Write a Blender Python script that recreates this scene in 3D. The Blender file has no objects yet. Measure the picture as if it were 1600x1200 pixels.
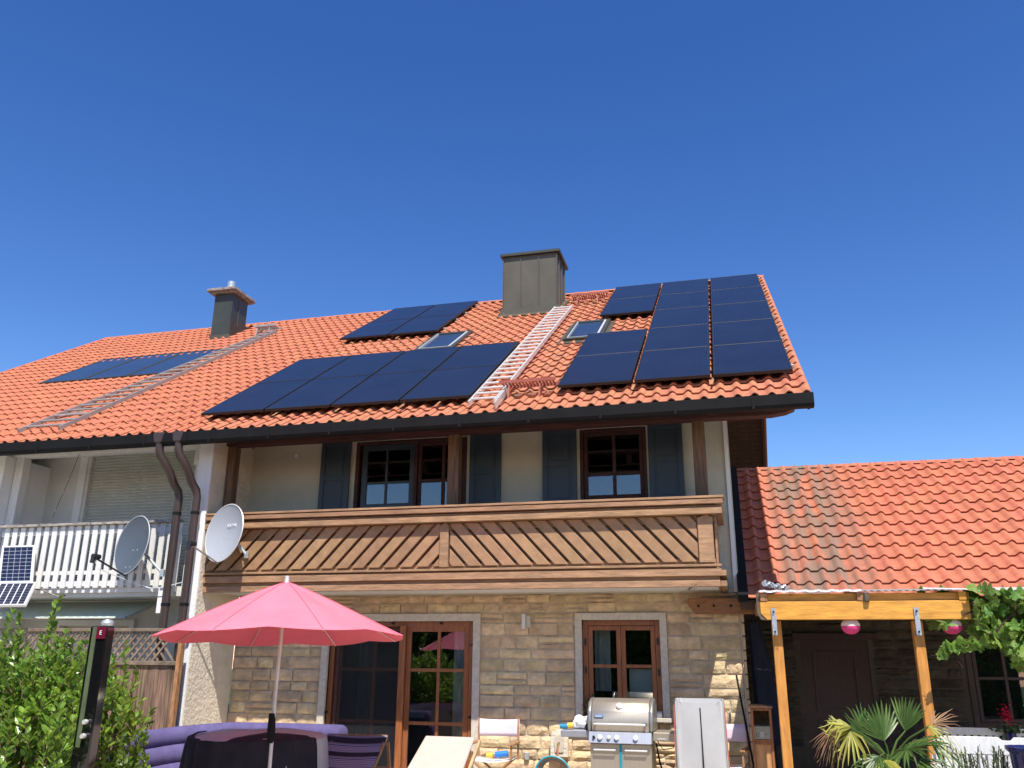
import bpy, bmesh, math, random
from mathutils import Vector, Matrix, noise
R = math.radians
random.seed(7)
sc = bpy.context.scene
col = sc.collection
# ---------------------------------------------------------------- camera, sky, sun
CAM_Z = 1.65
yaw, pitch, roll = .2535, .3085, .0077
fw = Vector((-math.sin(yaw)*math.cos(pitch), math.cos(yaw)*math.cos(pitch), math.sin(pitch)))
rt = fw.cross(Vector((0, 0, 1))).normalized(); up = rt.cross(fw)
r2 = rt*math.cos(roll)+up*math.sin(roll); u2 = up*math.cos(roll)-rt*math.sin(roll)
cd = bpy.data.cameras.new('camera'); cam = bpy.data.objects.new('camera', cd); col.objects.link(cam)
cam.matrix_world = Matrix(((r2.x, u2.x, -fw.x, 0), (r2.y, u2.y, -fw.y, 0), (r2.z, u2.z, -fw.z, CAM_Z), (0, 0, 0, 1)))
cd.sensor_width = 36; cd.lens = 1336/1600*36; cd.clip_start = .05; cd.clip_end = 3000
sc.camera = cam
SUN = Vector((.453, -1.0, 1.77)).normalized()
el = math.asin(SUN.z); az = math.atan2(SUN.x, SUN.y)
w = bpy.data.worlds.new('World'); sc.world = w; w.use_nodes = True
nt = w.node_tree; nt.nodes.clear()
sky = nt.nodes.new('ShaderNodeTexSky'); sky.sky_type = 'NISHITA'; sky.sun_disc = False
sky.sun_elevation = el; sky.sun_rotation = az; sky.air_density = 1.0; sky.dust_density = .3; sky.ozone_density = 5.0; sky.altitude = 500
# camera-like colour response of the whole sky (deeper, more violet blue)
se = nt.nodes.new('ShaderNodeSeparateColor'); co = nt.nodes.new('ShaderNodeCombineColor'); nt.links.new(sky.outputs[0], se.inputs[0])
for k_, (g_, a_) in enumerate(((1.73, .387), (1.40, .470), (1.087, .786))):
    pw_ = nt.nodes.new('ShaderNodeMath'); pw_.operation = 'POWER'; pw_.inputs[1].default_value = g_; ml_ = nt.nodes.new('ShaderNodeMath'); ml_.operation = 'MULTIPLY'; ml_.inputs[1].default_value = a_
    nt.links.new(se.outputs[k_], pw_.inputs[0]); nt.links.new(pw_.outputs[0], ml_.inputs[0]); nt.links.new(ml_.outputs[0], co.inputs[k_])
bg = nt.nodes.new('ShaderNodeBackground'); bg.inputs['Strength'].default_value = .15
wo = nt.nodes.new('ShaderNodeOutputWorld')
nt.links.new(co.outputs[0], bg.inputs[0]); nt.links.new(bg.outputs[0], wo.inputs[0])
ld = bpy.data.lights.new('sun', 'SUN'); ld.energy = 5.0; ld.angle = R(.55); ld.color = (1, .95, .87)
lo = bpy.data.objects.new('sun', ld); col.objects.link(lo); lo.rotation_euler = SUN.to_track_quat('Z', 'Y').to_euler(); lo.location = (5, -5, 20)
sc.view_settings.view_transform = 'Standard'; sc.view_settings.look = 'None'; sc.view_settings.exposure = 0.45; sc.view_settings.gamma = 1
sc.view_settings.use_curve_mapping = False
# ---------------------------------------------------------------- helpers
ORG = {}
def setp(o, label=None, cat=None, group=None, kind=None):
    if label: o['label'] = label
    if cat: o['category'] = cat
    if group: o['group'] = group
    if kind: o['kind'] = kind
    return o
def thing(name, label, cat, loc=(0, 0, 0), group=None):
    o = bpy.data.objects.new(name, None); col.objects.link(o); o.location = loc; o.empty_display_size = .2
    ORG[o.name] = Vector(loc)
    return setp(o, label, cat, group)
class MB:
    def __init__(s): s.v = []; s.f = []; s.M = None; s.att = []
    def add(s, vs, fs, a=0.0):
        b = len(s.v)
        s.v += [tuple(s.M @ Vector(p)) if s.M else tuple(p) for p in vs]
        s.f += [tuple(b+i for i in f) for f in fs]; s.att += [a]*len(fs)
        return s
    def box(s, x0, x1, y0, y1, z0, z1, a=0.0):
        return s.add([(x0, y0, z0), (x1, y0, z0), (x1, y1, z0), (x0, y1, z0), (x0, y0, z1), (x1, y0, z1), (x1, y1, z1), (x0, y1, z1)],
              [(0, 3, 2, 1), (4, 5, 6, 7), (0, 1, 5, 4), (1, 2, 6, 5), (2, 3, 7, 6), (3, 0, 4, 7)], a)
    def bar(s, p, q, wd, dp, upv=(0, 0, 1), a=0.0):
        p, q = Vector(p), Vector(q); d = (q-p).normalized(); u = Vector(upv); sx = d.cross(u)
        if sx.length < 1e-4: sx = d.cross(Vector((1, 0, 0)))
        sx.normalize(); uy = sx.cross(d).normalized(); vs = []
        for c in (p, q):
            for i, j in ((-1, -1), (1, -1), (1, 1), (-1, 1)): vs.append(c+sx*i*wd/2+uy*j*dp/2)
        return s.add(vs, [(3, 2, 1, 0), (4, 5, 6, 7), (0, 1, 5, 4), (1, 2, 6, 5), (2, 3, 7, 6), (3, 0, 4, 7)], a)
    def tube(s, pts, r, n=8, cap=True, sc2=None):
        pts = [Vector(p) for p in pts]; rs = r if isinstance(r, (list, tuple)) else [r]*len(pts)
        vs = []; prev = None
        for i, p in enumerate(pts):
            d = (pts[min(i+1, len(pts)-1)]-pts[max(i-1, 0)]).normalized()
            if prev is None:
                a = Vector((0, 0, 1)) if abs(d.z) < .9 else Vector((1, 0, 0)); sx = d.cross(a).normalized()
            else: sx = (prev-d*prev.dot(d)).normalized()
            prev = sx; uy = d.cross(sx)
            for k in range(n):
                t = 2*math.pi*k/n; vs.append(p+(sx*math.cos(t)+uy*math.sin(t))*rs[i])
        fs = []
        for i in range(len(pts)-1):
            for k in range(n): fs.append((i*n+k, i*n+(k+1) % n, (i+1)*n+(k+1) % n, (i+1)*n+k))
        if cap: fs += [tuple(range(n))[::-1], tuple(range((len(pts)-1)*n, len(pts)*n))]
        return s.add(vs, fs)
    def lathe(s, prof, c=(0, 0, 0), n=20, axis=None):
        c = Vector(c); vs = []; fs = []
        Q = Vector((0, 0, 1)).rotation_difference(Vector(axis)).to_matrix() if axis else Matrix.Identity(3)
        for r_, z in prof:
            for k in range(n):
                t = 2*math.pi*k/n; vs.append(c+Q @ Vector((r_*math.cos(t), r_*math.sin(t), z)))
        for i in range(len(prof)-1):
            for k in range(n): fs.append((i*n+k, i*n+(k+1) % n, (i+1)*n+(k+1) % n, (i+1)*n+k))
        return s.add(vs, fs)
    def prism(s, poly, d):      # poly: list of 3D points, extruded by vector d
        n = len(poly); d = Vector(d); vs = [Vector(p) for p in poly]+[Vector(p)+d for p in poly]
        fs = [tuple(range(n)), tuple(range(n, 2*n))[::-1]]+[(i, i+n, (i+1) % n+n, (i+1) % n) for i in range(n)]
        return s.add(vs, fs)
    def mesh(s, name, m, o=Vector((0, 0, 0)), smooth=False, bev=0):
        me = bpy.data.meshes.new(name); me.from_pydata([(Vector(p)-o) for p in s.v], [], s.f)
        if any(s.att):
            at = me.attributes.new('rnd', 'FLOAT', 'FACE'); at.data.foreach_set('value', s.att)
        if bev or True:
            bm = bmesh.new(); bm.from_mesh(me); bmesh.ops.recalc_face_normals(bm, faces=bm.faces) if s.recalc else None
            if bev: bmesh.ops.bevel(bm, geom=list(bm.edges), offset=bev, segments=1, affect='EDGES', profile=.5)
            bm.to_mesh(me); bm.free()
        if m: me.materials.append(m)
        if smooth: me.polygons.foreach_set('use_smooth', [True]*len(me.polygons))
        return me
    recalc = True
    def build(s, name, m, parent=None, label=None, smooth=False, bev=0, kind=None):
        o = ORG[parent.name] if parent else Vector((0, 0, 0))
        ob = bpy.data.objects.new(name, s.mesh(name, m, o, smooth, bev)); col.objects.link(ob)
        if parent: ob.parent = parent; ORG[ob.name] = o
        else: ORG[ob.name] = Vector((0, 0, 0))
        if smooth:
            try: ob.data.set_sharp_from_angle(angle=R(40))
            except Exception: pass
        return setp(ob, label, None, None, kind)
def solo(mb, name, m, label, cat, group=None, **k):
    o = mb.build(name, m, None, **k); return setp(o, label, cat, group)
def Box(*a, **k): return MB().box(*a, **k)
# ---------------------------------------------------------------- materials
MAT = {}
def mat(name, c, rough=.7, var=.12, scale=6.0, stretch=(1, 1, 1), bump=.15, bscale=None, metal=0, spec=.5, c2=None, det=6, rnd=0.0, thr=None, coat=0):
    m = bpy.data.materials.new(name); m.use_nodes = True; t = m.node_tree; N = t.nodes; Lk = t.links
    b = N['Principled BSDF']; b.inputs['Roughness'].default_value = rough; b.inputs['Metallic'].default_value = metal
    b.inputs['Specular IOR Level'].default_value = spec; b.inputs['Coat Weight'].default_value = coat
    tc = N.new('ShaderNodeTexCoord'); mp = N.new('ShaderNodeMapping'); mp.inputs['Scale'].default_value = stretch
    geo = N.new('ShaderNodeNewGeometry')
    Lk.new(geo.outputs['Position'], mp.inputs['Vector'])
    nz = N.new('ShaderNodeTexNoise'); nz.inputs['Scale'].default_value = scale; nz.inputs['Detail'].default_value = det; nz.inputs['Roughness'].default_value = .6
    Lk.new(mp.outputs[0], nz.inputs['Vector'])
    cr = N.new('ShaderNodeValToRGB'); e = cr.color_ramp.elements
    lo_, hi_ = thr or (.3, .7)
    e[0].position = lo_; e[1].position = hi_
    d = c2 or tuple(x*(1-var*2.2) for x in c); h = tuple(min(1, x*(1+var)) for x in c)
    e[0].color = (*d, 1); e[1].color = (*h, 1)
    Lk.new(nz.outputs[0], cr.inputs[0]); out = cr.outputs[0]
    if rnd:
        oi = N.new('ShaderNodeObjectInfo'); at = N.new('ShaderNodeAttribute'); at.attribute_name = 'rnd'
        ad = N.new('ShaderNodeMath'); ad.operation = 'ADD'; Lk.new(oi.outputs['Random'], ad.inputs[0]); Lk.new(at.outputs['Fac'], ad.inputs[1])
        fr = N.new('ShaderNodeMath'); fr.operation = 'FRACT'; Lk.new(ad.outputs[0], fr.inputs[0])
        mr = N.new('ShaderNodeMapRange'); mr.inputs[3].default_value = 1-rnd; mr.inputs[4].default_value = 1+rnd*.6; Lk.new(fr.outputs[0], mr.inputs[0])
        hv = N.new('ShaderNodeHueSaturation'); Lk.new(mr.outputs[0], hv.inputs['Value']); Lk.new(out, hv.inputs['Color'])
        m2 = N.new('ShaderNodeMath'); m2.operation = 'MULTIPLY_ADD'; m2.inputs[1].default_value = 7.31; m2.inputs[2].default_value = 0; Lk.new(fr.outputs[0], m2.inputs[0])
        f2 = N.new('ShaderNodeMath'); f2.operation = 'FRACT'; Lk.new(m2.outputs[0], f2.inputs[0])
        mh = N.new('ShaderNodeMapRange'); mh.inputs[3].default_value = .5-.022*min(1, rnd*3); mh.inputs[4].default_value = .5+.018*min(1, rnd*3); Lk.new(f2.outputs[0], mh.inputs[0]); Lk.new(mh.outputs[0], hv.inputs['Hue'])
        out = hv.outputs[0]
    Lk.new(out, b.inputs['Base Color'])
    if bump:
        n2 = N.new('ShaderNodeTexNoise'); n2.inputs['Scale'].default_value = bscale or scale*4; n2.inputs['Detail'].default_value = 5
        Lk.new(mp.outputs[0], n2.inputs['Vector']); bp = N.new('ShaderNodeBump'); bp.inputs['Strength'].default_value = bump; bp.inputs['Distance'].default_value = .02
        Lk.new(n2.outputs[0], bp.inputs['Height']); Lk.new(bp.outputs[0], b.inputs['Normal'])
    MAT[name] = m; return m
def nodes(m): return m.node_tree.nodes, m.node_tree.links, m.node_tree.nodes['Principled BSDF']
def overlay(m, color, fac_builder):     # mix a stain colour over the base colour; fac_builder(N, L) returns a socket
    N, Lk, b = nodes(m); src = b.inputs['Base Color'].links[0].from_socket
    mx = N.new('ShaderNodeMix'); mx.data_type = 'RGBA'; Lk.new(src, mx.inputs[6]); mx.inputs[7].default_value = (*color, 1)
    Lk.new(fac_builder(N, Lk), mx.inputs[0]); Lk.new(mx.outputs[2], b.inputs['Base Color'])
def noise_fac(scale, stretch, lo_, hi_, amt=1.0, off=(0, 0, 0), xr=None):
    def f(N, Lk):
        g = N.new('ShaderNodeNewGeometry'); mp = N.new('ShaderNodeMapping'); mp.inputs['Scale'].default_value = stretch; mp.inputs['Location'].default_value = off
        Lk.new(g.outputs['Position'], mp.inputs['Vector']); nz = N.new('ShaderNodeTexNoise'); nz.inputs['Scale'].default_value = scale; nz.inputs['Detail'].default_value = 8; nz.inputs['Roughness'].default_value = .65
        Lk.new(mp.outputs[0], nz.inputs['Vector']); mr = N.new('ShaderNodeMapRange'); mr.inputs[1].default_value = lo_; mr.inputs[2].default_value = hi_; mr.inputs[4].default_value = amt
        Lk.new(nz.outputs[0], mr.inputs[0]); o = mr.outputs[0]
        if xr:
            sx = N.new('ShaderNodeSeparateXYZ'); Lk.new(g.outputs['Position'], sx.inputs[0])
            for a, b_, inv in xr:
                m1 = N.new('ShaderNodeMapRange'); m1.interpolation_type = 'SMOOTHSTEP'; m1.inputs[1].default_value = a; m1.inputs[2].default_value = b_
                if inv: m1.inputs[3].default_value = 1; m1.inputs[4].default_value = 0
                Lk.new(sx.outputs[0], m1.inputs[0]); mu = N.new('ShaderNodeMath'); mu.operation = 'MULTIPLY'; Lk.new(o, mu.inputs[0]); Lk.new(m1.outputs[0], mu.inputs[1]); o = mu.outputs[0]
        return o
    return f
tileM = mat('terracotta', (.52, .190, .100), .85, .10, 9, bump=.25, bscale=60, rnd=.09, spec=.3)
overlay(tileM, (.20, .15, .09), noise_fac(2.2, (1, .7, .7), .52, .72, .55, xr=((-3.4, -2.8, 0), (-1.9, -1.2, 1))))
overlay(tileM, (.16, .10, .07), noise_fac(7, (1, 1, 1), .60, .74, .6))
tileN = mat('terracotta_neighbour', (.50, .165, .088), .85, .10, 7, bump=.25, bscale=60, rnd=.06, spec=.3)
tileA = mat('terracotta_annex', (.53, .165, .092), .85, .10, 8, bump=.3, bscale=50, rnd=.07, spec=.3)
for t_ in (tileM, tileN, tileA): overlay(t_, (.36, .135, .075), noise_fac(.9, (1, 1, 1), .42, .70, .45, (3, 1, 2)))
overlay(tileN, (.22, .13, .08), noise_fac(6, (1, 1, 1), .60, .75, .4))
overlay(tileA, (.19, .145, .11), noise_fac(2.6, (2.6, .35, .35), .36, .55, .85, xr=((.40, .80, 0), (1.25, 2.2, 1))))
overlay(tileA, (.10, .06, .05), noise_fac(14, (1, 1, 1), .66, .70, .8))
plaster = mat('plaster_cream', (.56, .53, .42), .9, .04, 3, bump=.35, bscale=45, spec=.2)
plasterW = mat('plaster_white', (.80, .80, .79), .9, .03, 3, bump=.25, bscale=40, spec=.2)
plasterN = mat('plaster_neighbour', (.66, .65, .60), .9, .04, 3, bump=.25, bscale=40, spec=.2)
stucco = mat('stucco_sand', (.74, .66, .52), .95, .06, 5, bump=.9, bscale=22, spec=.2)
mortar = mat('mortar', (.58, .48, .35), .95, .12, 10, bump=.6, bscale=60, spec=.1)
stoneM = mat('sandstone', (.72, .545, .325), .9, .14, 7, bump=.9, bscale=22, rnd=.20, spec=.2)
overlay(stoneM, (.33, .26, .20), noise_fac(2.6, (1, 1, 1.5), .50, .70, .55))
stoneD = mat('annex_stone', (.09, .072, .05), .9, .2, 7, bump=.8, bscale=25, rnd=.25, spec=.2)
trim = mat('stone_trim', (.62, .55, .45), .85, .08, 20, bump=.3, bscale=60, spec=.3)
woodB = mat('balcony_wood', (.39, .225, .12), .6, .18, 3, (1.2, 8, 8), bump=.3, bscale=12, rnd=.08, spec=.35)
overlay(woodB, (.22, .15, .10), noise_fac(2.0, (1, 1, 3), .52, .75, .6))
woodS = mat('slat_wood', (.37, .215, .112), .6, .10, 3, (3, 3, 3), bump=.15, bscale=12, rnd=.10, spec=.35)
woodR = mat('eave_wood', (.075, .024, .017), .7, .25, 3, (1.5, 8, 8), bump=.3, bscale=10, rnd=.1)
woodP = mat('post_wood', (.17, .095, .05), .65, .25, 3, (8, 8, .8), bump=.3, bscale=10)
woodD = mat('door_wood', (.33, .115, .04), .4, .18, 4, (10, 10, 1), bump=.12, bscale=14, spec=.5)
woodO = mat('pergola_wood', (.72, .335, .05), .5, .16, 3.2, (1.2, 6, 7), bump=.2, bscale=12)
overlay(woodO, (.20, .09, .03), noise_fac(5, (1.6, 1.6, 3), .66, .74, .8))
woodOv = mat('pergola_post_wood', (.60, .26, .055), .5, .16, 3.2, (7, 7, 1.0), bump=.2, bscale=12)
overlay(woodOv, (.16, .07, .03), noise_fac(6, (1.6, 1.6, 1.2), .66, .73, .8))
woodG = mat('fence_wood', (.26, .165, .10), .8, .35, 3, (14, 14, .8), bump=.4, bscale=8, rnd=.25)
woodL = mat('lattice_wood', (.25, .18, .125), .8, .25, 5, bump=.2, rnd=.15)
endW = mat('weathered_end', (.13, .10, .07), .9, .2, 9, bump=.4)
shut = mat('shutter_paint', (.038, .056, .074), .45, .08, 4, bump=.05, spec=.5)
zincD = mat('dark_gutter', (.012, .012, .0125), .6, .12, 3, bump=.05, spec=.12)
pipeM = mat('brown_pipe', (.075, .052, .047), .35, .10, 3, bump=.03, metal=.35)
sheetM = mat('chimney_sheet', (.118, .105, .075), .45, .10, 2, (1, 1, .6), bump=.06, bscale=3, metal=.35)
sheetD = mat('dark_chimney_sheet', (.060, .066, .054), .45, .10, 2, bump=.06, bscale=3, metal=.3)
cement = mat('cement_cap', (.30, .27, .235), .9, .3, 9, bump=.5)
alu = mat('aluminium', (.70, .68, .65), .38, .05, 8, bump=.03, metal=.35)
aluD = mat('dull_aluminium', (.36, .335, .31), .45, .1, 8, bump=.03, metal=.3)
steel = mat('stainless_steel', (.50, .44, .35), .42, .05, 3, (30, 1, 1), bump=.03, metal=.7)
steelL = mat('steel_panel', (.42, .43, .46), .4, .05, 3, (30, 1, 1), bump=.03, metal=.6)
redM = mat('red_grate', (.33, .085, .05), .45, .1, 6, bump=.05)
black = mat('black_plastic', (.015, .015, .017), .35, .1, 6, bump=.03)
blackR = mat('black_rail', (.012, .012, .013), .45, .1, 6, bump=.02)
white = mat('white_paint', (.80, .80, .80), .5, .04, 6, bump=.08)
whiteW = mat('weathered_white_wood', (.72, .71, .68), .6, .06, 5, (6, 6, 1), bump=.15)
overlay(whiteW, (.33, .29, .24), noise_fac(18, (2, 1, .5), .60, .68, .55))
capW = mat('weathered_cap_rail', (.40, .36, .31), .8, .3, 12, (1, 4, 4), bump=.3)
dishG = mat('dish_grey', (.36, .38, .41), .45, .03, 2, bump=0)
dishD = mat('dish_anthracite', (.085, .105, .13), .42, .04, 2, bump=0)
galv = mat('galvanised', (.55, .60, .62), .4, .12, 20, bump=.05, metal=.6)
violet = mat('violet_flock', (.120, .100, .225), .95, .10, 9, bump=.3, bscale=120, spec=.2)
navy = mat('navy_vinyl', (.035, .055, .12), .35, .08, 5, bump=.05)
coverG = mat('grey_cover', (.55, .52, .48), .85, .06, 4, bump=.12, bscale=8)
clothB = mat('black_cloth', (.020, .018, .024), .9, .2, 4, bump=.35, bscale=5)
canvasP = mat('pink_canvas', (.86, .68, .76), .85, .03, 10, bump=.1)
canvasBe = mat('beige_cushion', (.56, .44, .37), .9, .03, 8, bump=.12, bscale=90)
teak = mat('teak', (.40, .20, .085), .6, .2, 5, (6, 6, 2), bump=.15)
sheetW = mat('white_cover', (.44, .435, .43), .7, .03, 4, bump=.15, bscale=6)
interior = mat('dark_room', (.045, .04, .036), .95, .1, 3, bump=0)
curtainM = mat('curtain', (.60, .62, .60), .9, .06, 3, (12, 1, 1), bump=.3, bscale=3)
polyc = mat('roof_sheet', (.38, .35, .33), .5, .12, 8, bump=.15)
foam = mat('white_edge', (.82, .82, .82), .6, .1, 18, bump=.5)
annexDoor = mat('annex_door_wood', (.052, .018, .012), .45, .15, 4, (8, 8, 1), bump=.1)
stonePave = mat('patio_paving', (.48, .41, .32), .85, .12, 3, bump=.2)
lawn = mat('lawn', (.06, .11, .025), .95, .3, 30, bump=.6)
tealM = mat('teal_hose', (.02, .33, .42), .4, .05, 5, bump=0)
orangeM = mat('orange_hose', (.60, .22, .12), .5, .08, 5, bump=0)
blueP = mat('blue_plastic', (.02, .20, .62), .4, .05, 5, bump=.02)
yellowP = mat('yellow_plastic', (.80, .52, .05), .5, .05, 5, bump=.02)
bluePot = mat('blue_glazed_pot', (.012, .018, .10), .12, .1, 4, bump=.02)
pinkM = mat('lantern_pink', (.72, .05, .20), .75, .05, 8, bump=.05)
creamM = mat('lantern_cream', (.80, .68, .58), .8, .05, 8, bump=.05)
flowerM = mat('red_petals', (.62, .01, .06), .7, .15, 30, bump=0)
soilM = mat('soil', (.05, .035, .02), .95, .2, 20, bump=.5)
badge = mat('badge_blue', (.12, .22, .42), .35, .05, 5, bump=0)
letterW = mat('white_lettering', (.82, .83, .84), .5, .02, 5, bump=0)
letterD = mat('brown_red_edge', (.60, .16, .10), .7, .02, 5, bump=0)
navyCloth = mat('navy_cloth', (.012, .015, .028), .95, .2, 4, (9, 9, 1), bump=.4, bscale=3)
barkM = mat('bark', (.13, .09, .055), .9, .3, 9, (4, 4, 1), bump=.6)
# panel glass: faint cell columns
pvM = mat('solar_glass', (.010, .012, .022), .20, .15, 2, bump=0, spec=.36)
N, Lk, b = nodes(pvM)
g = N.new('ShaderNodeNewGeometry'); sx = N.new('ShaderNodeSeparateXYZ'); Lk.new(g.outputs['Position'], sx.inputs[0])
def gridline(N, Lk, sock, per, wd):
    m1 = N.new('ShaderNodeMath'); m1.operation = 'MULTIPLY'; m1.inputs[1].default_value = 1/per; Lk.new(sock, m1.inputs[0])
    m2 = N.new('ShaderNodeMath'); m2.operation = 'FRACT'; Lk.new(m1.outputs[0], m2.inputs[0])
    m3 = N.new('ShaderNodeMath'); m3.operation = 'LESS_THAN'; m3.inputs[1].default_value = wd; Lk.new(m2.outputs[0], m3.inputs[0]); return m3.outputs[0]
gl = gridline(N, Lk, sx.outputs[0], .0312, .12)
mx = N.new('ShaderNodeMix'); mx.data_type = 'RGBA'; Lk.new(b.inputs['Base Color'].links[0].from_socket, mx.inputs[6]); mx.inputs[7].default_value = (.045, .055, .08, 1)
Lk.new(gl, mx.inputs[0]); Lk.new(mx.outputs[2], b.inputs['Base Color'])
thermM = mat('collector_glass', (.03, .045, .075), .12, .1, 1.2, bump=.0, spec=.8)
cellM = mat('blue_cells', (.018, .022, .055), .2, .2, 9, bump=0)
cellP = mat('cell_backsheet', (.66, .68, .72), .5, .03, 9, bump=0)
def glassmat(name, tint=(.9, .93, .92), dark=.25):
    m = bpy.data.materials.new(name); m.use_nodes = True; t = m.node_tree; N = t.nodes; Lk = t.links; N.clear()
    o = N.new('ShaderNodeOutputMaterial'); mx = N.new('ShaderNodeMixShader'); fr = N.new('ShaderNodeFresnel'); fr.inputs[0].default_value = 1.85
    tr = N.new('ShaderNodeBsdfTransparent'); tr.inputs[0].default_value = (*tint, 1); gl = N.new('ShaderNodeBsdfGlossy'); gl.inputs['Roughness'].default_value = .012
    gl.inputs['Color'].default_value = (.95, .97, 1, 1)
    tc = N.new('ShaderNodeNewGeometry'); nz = N.new('ShaderNodeTexNoise'); nz.inputs['Scale'].default_value = 1.5; Lk.new(tc.outputs['Position'], nz.inputs['Vector'])
    bp = N.new('ShaderNodeBump'); bp.inputs['Strength'].default_value = .012; Lk.new(nz.outputs[0], bp.inputs['Height']); Lk.new(bp.outputs[0], gl.inputs['Normal'])
    Lk.new(fr.outputs[0], mx.inputs[0]); Lk.new(tr.outputs[0], mx.inputs[1]); Lk.new(gl.outputs[0], mx.inputs[2]); Lk.new(mx.outputs[0], o.inputs[0])
    return m
glass = glassmat('window_glass')
screenM = bpy.data.materials.new('insect_screen'); screenM.use_nodes = True
_t = screenM.node_tree; _b = _t.nodes['Principled BSDF']; _b.inputs['Base Color'].default_value = (.012, .013, .018, 1); _b.inputs['Roughness'].default_value = .8
_b.inputs['Alpha'].default_value = .42
canopyM = bpy.data.materials.new('canopy_glass'); canopyM.use_nodes = True
_b = canopyM.node_tree.nodes['Principled BSDF']; _b.inputs['Base Color'].default_value = (.62, .74, .68, 1); _b.inputs['Roughness'].default_value = .35; _b.inputs['Alpha'].default_value = .72
def leafmat(name, c, c2, rough=.35, trans=.35, spec=.5):
    m = mat(name, c, rough, .1, 2.0, bump=0, spec=spec, c2=c2, rnd=.35)
    N, Lk, b = nodes(m); o = N['Material Output']; tl = N.new('ShaderNodeBsdfTranslucent'); ad = N.new('ShaderNodeMixShader'); ad.inputs[0].default_value = trans
    s = b.inputs['Base Color'].links[0].from_socket
    hv = N.new('ShaderNodeHueSaturation'); hv.inputs['Value'].default_value = 1.7; hv.inputs['Hue'].default_value = .485; Lk.new(s, hv.inputs['Color']); Lk.new(hv.outputs[0], tl.inputs[0])
    Lk.new(b.outputs[0], ad.inputs[1]); Lk.new(tl.outputs[0], ad.inputs[2]); Lk.new(ad.outputs[0], o.inputs[0]); return m
leafH = leafmat('hedge_leaf', (.20, .34, .045), (.12, .22, .03), .3, .4)
leafV = leafmat('vine_leaf', (.20, .34, .06), (.11, .21, .035), .55)
leafP = leafmat('palm_leaf', (.085, .155, .03), (.05, .10, .02), .4, .25)
leafY = leafmat('yellow_palm_leaf', (.42, .40, .06), (.30, .32, .05), .5, .3)
leafD = leafmat('dry_palm_leaf', (.42, .27, .13), (.28, .15, .08), .7, .2)
leafT = leafmat('tree_leaf', (.13, .24, .03), (.07, .14, .02), .4, .3)
leafR = leafmat('rosemary_leaf', (.10, .16, .06), (.06, .10, .04), .6, .2)
fabR = mat('red_parasol', (.87, .20, .255), .8, .05, 3, bump=.35, bscale=3, spec=.35)
N, Lk, b = nodes(fabR); o_ = N['Material Output']; tl = N.new('ShaderNodeBsdfTranslucent'); tl.inputs[0].default_value = (.95, .003, .025, 1); mxs = N.new('ShaderNodeMixShader'); mxs.inputs[0].default_value = .05
Lk.new(b.outputs[0], mxs.inputs[1]); Lk.new(tl.outputs[0], mxs.inputs[2]); Lk.new(mxs.outputs[0], o_.inputs[0])
def stripes(m, cols, per):   # stripes along object z (slanted cloth)
    N, Lk, b = nodes(m); tc = N.new('ShaderNodeTexCoord'); sx = N.new('ShaderNodeSeparateXYZ'); Lk.new(tc.outputs['UV'], sx.inputs[0])
    cr = N.new('ShaderNodeValToRGB'); cr.color_ramp.interpolation = 'CONSTANT'; e = cr.color_ramp.elements
    while len(e) < len(cols): e.new(.5)
    for k, (p, c) in enumerate(cols): e[k].position = p; e[k].color = (*c, 1)
    f = N.new('ShaderNodeMath'); f.operation = 'MULTIPLY'; f.inputs[1].default_value = per; Lk.new(sx.outputs[1], f.inputs[0]); g = N.new('ShaderNodeMath'); g.operation = 'FRACT'; Lk.new(f.outputs[0], g.inputs[0])
    Lk.new(g.outputs[0], cr.inputs[0]); Lk.new(cr.outputs[0], b.inputs['Base Color'])
stripeM = mat('striped_towel', (.3, .2, .3), .9, .1, 5, bump=.3, bscale=60)
_k = (.018, .010, .022); _l = (.44, .39, .50); _g = (.20, .18, .21); _r = (.26, .19, .21)
stripes(stripeM, [(0, _k), (.26, _g), (.32, _l), (.345, _r), (.41, _l), (.435, _g), (.50, _l), (.53, _r), (.60, _l), (.63, _g), (.70, _l), (.74, _k), (.80, _l), (.83, _g), (.92, _k)], 3.4)
# ---------------------------------------------------------------- ground
solo(MB().add([(-60, -40, -.02), (60, -40, -.02), (60, 900, -.02), (-60, 900, -.02)], [(0, 1, 2, 3)]), 'ground', lawn, None, None, kind='structure')
pv_ = MB()
for i in range(38):
    for j in range(26):
        x = -16.6+i*.6; y = -2.4+j*.6
        if y+.59 <= 13.2: pv_.box(x, x+.592, y, y+.592, -.02, .0+random.uniform(0, .003), a=random.random())
solo(pv_, 'patio', stonePave, None, None, kind='structure')  # unseen paving, widened to bounce light up onto both facades
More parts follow.
